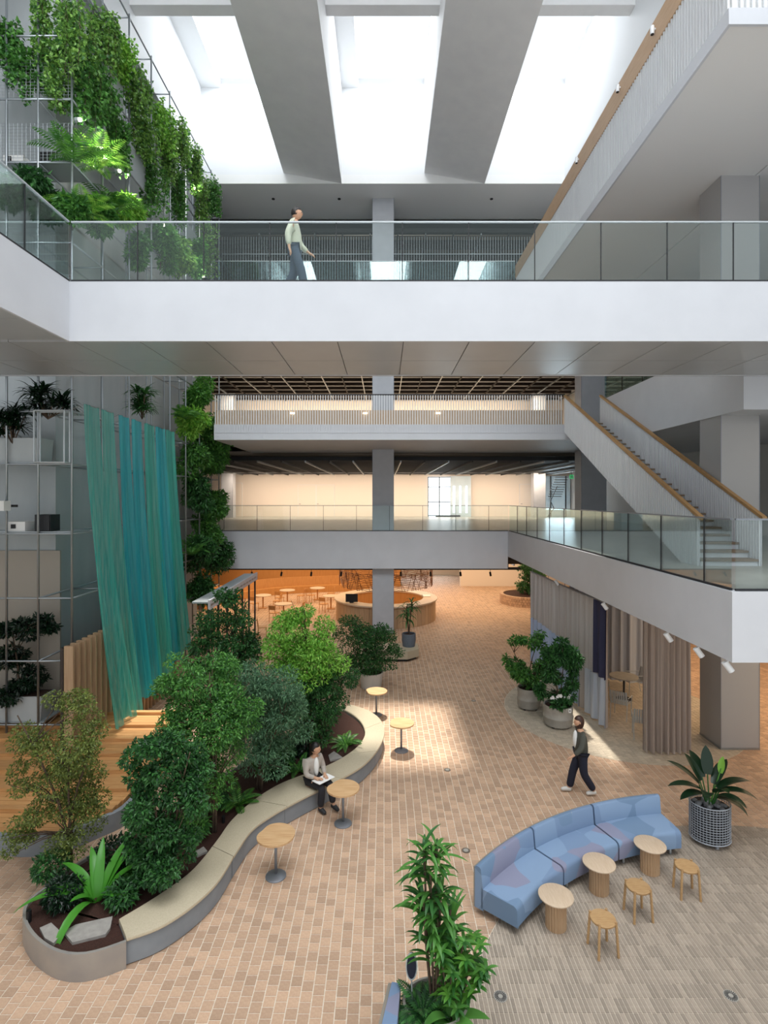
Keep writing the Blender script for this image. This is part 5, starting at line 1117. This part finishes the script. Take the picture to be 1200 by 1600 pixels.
struct('wall_cafe', MB().box(-15.6, 1.2, 38.5, 38.8, 0, 4.2), 'cafe_wood', 'timber clad back wall of the cafe', 'wall')
struct('wall_corridor', MB().box(5.4, 15, 38.5, 38.8, 0, 4.2), 'warm_wall', 'pale warm lit wall beside the corridor', 'wall')
light('corridor_daylight', 'AREA', (3.3, 43.2, 2.4), 160, (0.8, 0.9, 1.0), (math.radians(-70), 0, 0), 3.6, 2.4)
b = G(640, 1030); wb = thing('stone_bench', 'low pale stone bench carrying a basket plant', 'bench', (0.3, 20.9, 0))
MB().prism([(-0.9, 20.75), (0.9, 20.7), (1.35, 21.1), (1.35, 21.9), (-0.9, 22.0)], 0.1, 0.40).build('bench_block', 'bench_top', wb); MB().prism([(-0.8, 20.85), (0.85, 20.8), (1.25, 21.2), (1.25, 21.8), (-0.8, 21.9)], 0, 0.1).build('plinth', 'black', wb)
bk_ = thing('basket_pot', 'blue grey basket pot on the low stone bench', 'plant pot', (0.98, 21.5, 0.40)); MB().lathe([(0, 0), (0.24, 0), (0.28, 0.25), (0.27, 0.5), (0.24, 0.5), (0.24, 0.44), (0, 0.44)], (0.98, 21.5, 0.402), 24).build('basket_body', 'basket', bk_, True, 40); MB().lathe([(0.24, 0.44), (0, 0.46)], (0.98, 21.5, 0.402), 16).build('soil', 'soil', bk_)
dp = thing('cane_plant', 'drooping cane plant in the blue grey basket pot', 'plant', (0.98, 21.5, 0.85)); R = random.Random(4)
for k in range(3):
    tp = Vector((0.98 + R.uniform(-0.15, 0.15), 21.5 + R.uniform(-0.1, 0.1), 1.75 + 0.2 * k)); MB().tube([(0.98, 21.5, 0.85), tp], 0.025, 6).build('cane', 'bark', dp)
    for a in range(22): blade(tp - Vector((0, 0, R.uniform(0, 0.4))), R.uniform(0, 6.28), R.uniform(0.4, 0.6), 0.06, R.uniform(0.2, 1.2), R.uniform(1.4, 2.3), 5).build('leaf', 'leaf_dark', dp, True)
bc = Vector((8.55, 32.5, 0)); rp_ = thing('brick_planter', 'low round brick planter beyond the curtains', 'planter', tuple(bc))
for j in range(4):
    for k in range(60):
        a0_ = (k + 0.5 * (j % 2)) * math.pi / 30; P = [(bc.x + r * math.cos(a0_ + d), bc.y + r * math.sin(a0_ + d)) for r, d in ((1.6, 0.004), (1.6, 0.1), (1.4, 0.1), (1.4, 0.004))]; MB().prism(P, j * 0.14, j * 0.14 + 0.13).build('brick', 'brick', rp_)
MB().lathe([(1.4, 0.5), (0, 0.55)], bc, 32).build('soil', 'soil', rp_)
bt = bc + Vector((0.1, 0, 0.53)); tree('planter_tree', 'dark bushy tree in the round brick planter', bt, None, [(0, 0, 0.5, 0.8, 0.5), (0.2, 0, 1.2, 0.7, 0.5), (-0.2, 0, 1.6, 0.5, 0.4)], 1800, 0.16, 0.07, 'leaf_dark', stems=2)

# ------------------------------------------------------------------ people
def skin_mesh(verts, edges, radii, sub=2, root=0):
    me = bpy.data.meshes.new('figure'); me.from_pydata(verts, edges, []); o = bpy.data.objects.new('figure', me); COL.objects.link(o)
    sk = o.modifiers.new('skin', 'SKIN'); sk.use_smooth_shade = True
    for i, v in enumerate(me.skin_vertices[0].data):
        r = radii[i]; v.radius = r if isinstance(r, tuple) else (r, r); v.use_root = (i == root)
    ss = o.modifiers.new('sub', 'SUBSURF'); ss.levels = sub; ss.render_levels = sub
    bpy.context.view_layer.update(); dg = bpy.context.evaluated_depsgraph_get(); ev = bpy.data.meshes.new_from_object(o.evaluated_get(dg))
    v = [tuple(x.co) for x in ev.vertices]; f = [tuple(p.vertices) for p in ev.polygons]
    bpy.data.objects.remove(o); bpy.data.meshes.remove(me); bpy.data.meshes.remove(ev); return v, f
def chain(names, J, Rr, links):
    idx = {n: i for i, n in enumerate(names)}; return [J[n] for n in names], [(idx[a], idx[b]) for a, b in links], [Rr[n] for n in names]
def person(label, loc, yaw, J, top_m, leg_m, shoe_m, hair_m, face_yaw=0.0, inner=None, long_hair=False, loose=1.0, hem=0.0):
    """J: joints in metres, x forward, y left, z up"""
    t = thing('person', label, 'person', loc); t.rotation_euler = (0, 0, yaw)
    J = {k: Vector(v) for k, v in J.items()}
    def emitm(name, v, f, m):
        mb = MB(); mb.v = [tuple(p) for p in v]; mb.f = f; me = bpy.data.meshes.new(name); me.from_pydata(mb.v, [], mb.f); me.materials.append(M[m]); me.polygons.foreach_set('use_smooth', [True] * len(me.polygons)); return link(name, me, body if name in ('eye', 'mouth') else t)
    base = dict(pel=0.105, sp=0.10, ch=0.115, nk=0.05, hd=0.052)
    names = ['pel', 'sp', 'ch', 'nk', 'hd']; links = [('pel', 'sp'), ('sp', 'ch'), ('ch', 'nk'), ('nk', 'hd')]; Rr = dict(base)
    for s in 'LR':
        names += [s + n for n in ('sh', 'el', 'wr', 'pa', 'hip', 'kn', 'an', 'to')]
        links += [('ch', s + 'sh'), (s + 'sh', s + 'el'), (s + 'el', s + 'wr'), (s + 'wr', s + 'pa'), ('pel', s + 'hip'), (s + 'hip', s + 'kn'), (s + 'kn', s + 'an'), (s + 'an', s + 'to')]
        Rr.update({s + 'sh': 0.055, s + 'el': 0.040, s + 'wr': 0.027, s + 'pa': (0.036, 0.02), s + 'hip': 0.085, s + 'kn': 0.055, s + 'an': 0.038, s + 'to': 0.035})
        d = (J[s + 'pa'] - J[s + 'wr']).normalized(); sd = d.cross(Vector((0, 0, 1)) if abs(d.z) < 0.8 else Vector((1, 0, 0))).normalized(); dn = d.cross(sd)
        for k, (off, ln) in enumerate(((-0.027, 0.07), (-0.009, 0.08), (0.009, 0.076), (0.027, 0.06))):
            a, b_ = s + 'f%da' % k, s + 'f%db' % k; J[a] = J[s + 'pa'] + sd * off + d * ln * 0.55; J[b_] = J[a] + d * ln * 0.4 + dn * 0.025
            names += [a, b_]; links += [(s + 'pa', a), (a, b_)]; Rr[a] = 0.0085; Rr[b_] = 0.0075
        a, b_ = s + 'ta', s + 'tb'; J[a] = J[s + 'wr'].lerp(J[s + 'pa'], 0.6) + sd * 0.04 + dn * 0.01; J[b_] = J[a] + d * 0.04 + sd * 0.008; names += [a, b_]; links += [(s + 'wr', a), (a, b_)]; Rr[a] = 0.0105; Rr[b_] = 0.009
    v, f = skin_mesh(*chain(names, J, Rr, links))
    # head with nose, ears and jaw, joined into the body mesh
    hc = J['hd'] + Vector((0.015, 0, 0.10)); fr = Vector((math.cos(face_yaw), math.sin(face_yaw), 0)); sd = Vector((-fr.y, fr.x, 0))
    hb = MB().ball((0, 0, 0), 1, 1, 1, 20, 16); hv = []
    for (x, y, z) in hb.v:
        jaw = 1 - 0.22 * max(0, -z) ; nose = 0.17 * math.exp(-((y / 0.16) ** 2 + ((z + 0.12) / 0.2) ** 2)) if x > 0.5 else 0; eye = -0.06 * math.exp(-(((abs(y) - 0.36) / 0.16) ** 2 + ((z - 0.06) / 0.12) ** 2)) if x > 0.4 else 0
        mouth = 0.04 * math.exp(-((y / 0.25) ** 2 + ((z + 0.5) / 0.07) ** 2)) if x > 0.3 else 0
        hv.append(hc + fr * (x * 0.097 * (1 + nose + eye + mouth)) + sd * (y * 0.076 * jaw) + Vector((0, 0, z * 0.118)))
    n0 = len(v); v = v + [tuple(p) for p in hv]; f = f + [tuple(i + n0 for i in q) for q in hb.f]
    for s in (-1, 1):
        eb = MB().ball(hc + sd * s * 0.078 - fr * 0.005, 0.014, 0.012, 0.03, 8, 6); n0 = len(v); v = v + eb.v; f = f + [tuple(i + n0 for i in q) for q in eb.f]
    body = emitm('body', v, f, 'skin')
    for s in (-1, 1):
        e = MB().ball(hc + fr * 0.086 + sd * s * 0.029 + Vector((0, 0, 0.008)), 0.009, 0.009, 0.006, 8, 6); emitm('eye', e.v, e.f, 'black')
    mo = MB().ball(hc + fr * 0.085 + Vector((0, 0, -0.06)), 0.012, 0.018, 0.006, 8, 6); emitm('mouth', mo.v, mo.f, 'brick')
    hr = MB().ball((0, 0, 0), 1, 1, 1, 20, 14); hv = []
    for (x, y, z) in hr.v:
        cut = 1.0 if (z > 0.42 or x < 0.05 + 0.5 * max(0, z)) else 0.80
        low = -0.5 if not long_hair else -1.5; zz = z if z > low else low
        hv.append(hc + fr * (x * 0.108 * cut - 0.008) + sd * (y * 0.088 * cut) + Vector((0, 0, (zz if z > 0 else zz * (1.35 if long_hair else 0.75)) * 0.128 + 0.006)))
    emitm('hair', hv, hr.f, hair_m)
    # clothing
    J['jh'] = J['pel'] - Vector((0, 0, hem)); tn = ['jh', 'sp', 'ch', 'nk2']; J['nk2'] = J['ch'].lerp(J['nk'], 0.62); tl = [('jh', 'sp'), ('sp', 'ch'), ('ch', 'nk2')]; tR = dict(jh=0.145 * loose, sp=0.135 * loose, ch=0.145 * loose, nk2=0.075)
    for s in 'LR':
        J[s + 'cu'] = J[s + 'el'].lerp(J[s + 'wr'], 0.9); tn += [s + 'sh', s + 'el', s + 'cu']; tl += [('ch', s + 'sh'), (s + 'sh', s + 'el'), (s + 'el', s + 'cu')]; tR.update({s + 'sh': 0.078, s + 'el': 0.06 * loose, s + 'cu': 0.042 * loose})
    emitm('jacket', *skin_mesh(*chain(tn, J, tR, tl)), top_m)
    ln_ = ['pel2']; J['pel2'] = J['pel'] + Vector((0, 0, 0.03)); ll = []; lR = dict(pel2=0.125)
    for s in 'LR':
        J[s + 'hem'] = J[s + 'kn'].lerp(J[s + 'an'], 0.98); ln_ += [s + 'hip', s + 'kn', s + 'hem']; ll += [('pel2', s + 'hip'), (s + 'hip', s + 'kn'), (s + 'kn', s + 'hem')]; lR.update({s + 'hip': 0.105, s + 'kn': 0.08 * loose, s + 'hem': 0.07 * loose})
    emitm('trousers', *skin_mesh(*chain(ln_, J, lR, ll)), leg_m)
    for s in 'LR':
        d = (J[s + 'to'] - J[s + 'an']); d.z = 0; d.normalize(); heel = J[s + 'an'] - d * 0.05; toe = J[s + 'to'] + d * 0.05; zf = min(J[s + 'to'].z, J[s + 'an'].z)
        emitm('shoe', *skin_mesh([heel + Vector((0, 0, -0.03)), J[s + 'an'].lerp(J[s + 'to'], 0.5) + Vector((0, 0, -0.005)), toe], [(0, 1), (1, 2)], [0.05, 0.05, 0.036]), shoe_m)
    if inner: 
        c = J['ch'].lerp(J['sp'], 0.25); e = MB().ball(c + Vector((0.105 * loose, 0, -0.02)), 0.05, 0.06, 0.19, 12, 8); emitm('shirt', e.v, e.f, inner)
    return t
walk = dict(pel=(0, 0, 0.88), sp=(0.0, 0, 1.04), ch=(0.01, 0, 1.22), nk=(0.02, 0, 1.36), hd=(0.035, 0, 1.42),
            Lsh=(0.0, 0.165, 1.28), Lel=(0.07, 0.22, 1.04), Lwr=(0.24, 0.22, 0.90), Lpa=(0.31, 0.21, 0.86), Rsh=(0.0, -0.165, 1.28), Rel=(-0.09, -0.21, 1.05), Rwr=(-0.06, -0.21, 0.82), Rpa=(-0.04, -0.21, 0.74),
            Lhip=(0, 0.08, 0.84), Lkn=(-0.02, 0.09, 0.46), Lan=(-0.24, 0.09, 0.11), Lto=(-0.12, 0.09, 0.045), Rhip=(0, -0.08, 0.84), Rkn=(0.14, -0.09, 0.46), Ran=(0.22, -0.09, 0.085), Rto=(0.35, -0.09, 0.05))
b = G(908, 1240)
person('woman walking in olive jacket, white top and navy trousers', (b.x, b.y, 0.0), math.pi, walk, 'cloth_olive', 'cloth_navy', 'shoe_white', 'hair_brown', inner='cloth_white', long_hair=True, loose=1.1, hem=0.14)
person('man walking across the footbridge in a cream shirt and jeans', (-1.72, 10.45, zB - 0.02), 0.0, {k: (x * 1.0, y * 1.05, z * 1.055) for k, (x, y, z) in walk.items()}, 'cloth_cream', 'cloth_denim', 'shoe_dark', 'hair', loose=1.15, hem=0.08)
hp = G(489, 1222, BH); hp.z = BH
sit = dict(pel=(0, 0, 0.12), sp=(-0.02, 0, 0.28), ch=(0.03, 0, 0.47), nk=(0.06, 0, 0.60), hd=(0.085, 0, 0.66),
           Lsh=(0.03, 0.17, 0.53), Lel=(0.07, 0.23, 0.29), Lwr=(0.27, 0.10, 0.25), Lpa=(0.34, 0.07, 0.25), Rsh=(0.03, -0.17, 0.53), Rel=(0.07, -0.23, 0.29), Rwr=(0.26, -0.12, 0.26), Rpa=(0.33, -0.09, 0.265),
           Lhip=(0.02, 0.09, 0.10), Lkn=(0.42, 0.11, 0.12), Lan=(0.50, 0.12, -0.26), Lto=(0.62, 0.12, -0.335), Rhip=(0.02, -0.09, 0.10), Rkn=(0.42, -0.10, 0.12), Ran=(0.37, -0.10, -0.30), Rto=(0.49, -0.11, -0.345))
person('man seated on the stone bench in a light jacket reading a white paper', (hp.x + 0.0, hp.y - 0.08, BH), -0.75, sit, 'cloth_stone', 'cloth_black', 'shoe_dark', 'hair', face_yaw=0.6, inner='cloth_white', loose=1.0)
X = Matrix.Rotation(-0.75, 3, 'Z'); o = Vector((hp.x, hp.y - 0.08, BH)); P = [o + X @ Vector(p) for p in ((0.22, -0.2, 0.215), (0.46, -0.2, 0.225), (0.46, 0.2, 0.225), (0.22, 0.2, 0.215))]
bk2 = thing('open_magazine', 'open white magazine on the lap of the seated reader', 'magazine', tuple((P[0] + P[2]) / 2))
mid = [(P[0] + P[3]) / 2, (P[1] + P[2]) / 2]; up = Vector((0, 0, 0.012))
MB().add([P[0], P[1], mid[1], mid[0], P[0] + up, P[1] + up, mid[1] + up * 0.5, mid[0] + up * 0.5], [(3, 2, 1, 0), (4, 5, 6, 7), (0, 1, 5, 4), (1, 2, 6, 5), (2, 3, 7, 6), (3, 0, 4, 7)]).build('page', 'paper', bk2)
MB().add([P[3], P[2], mid[1], mid[0], P[3] + up, P[2] + up, mid[1] + up * 0.5, mid[0] + up * 0.5], [(0, 1, 2, 3), (7, 6, 5, 4), (4, 5, 1, 0), (5, 6, 2, 1), (6, 7, 3, 2), (7, 4, 0, 3)]).build('page', 'paper', bk2)
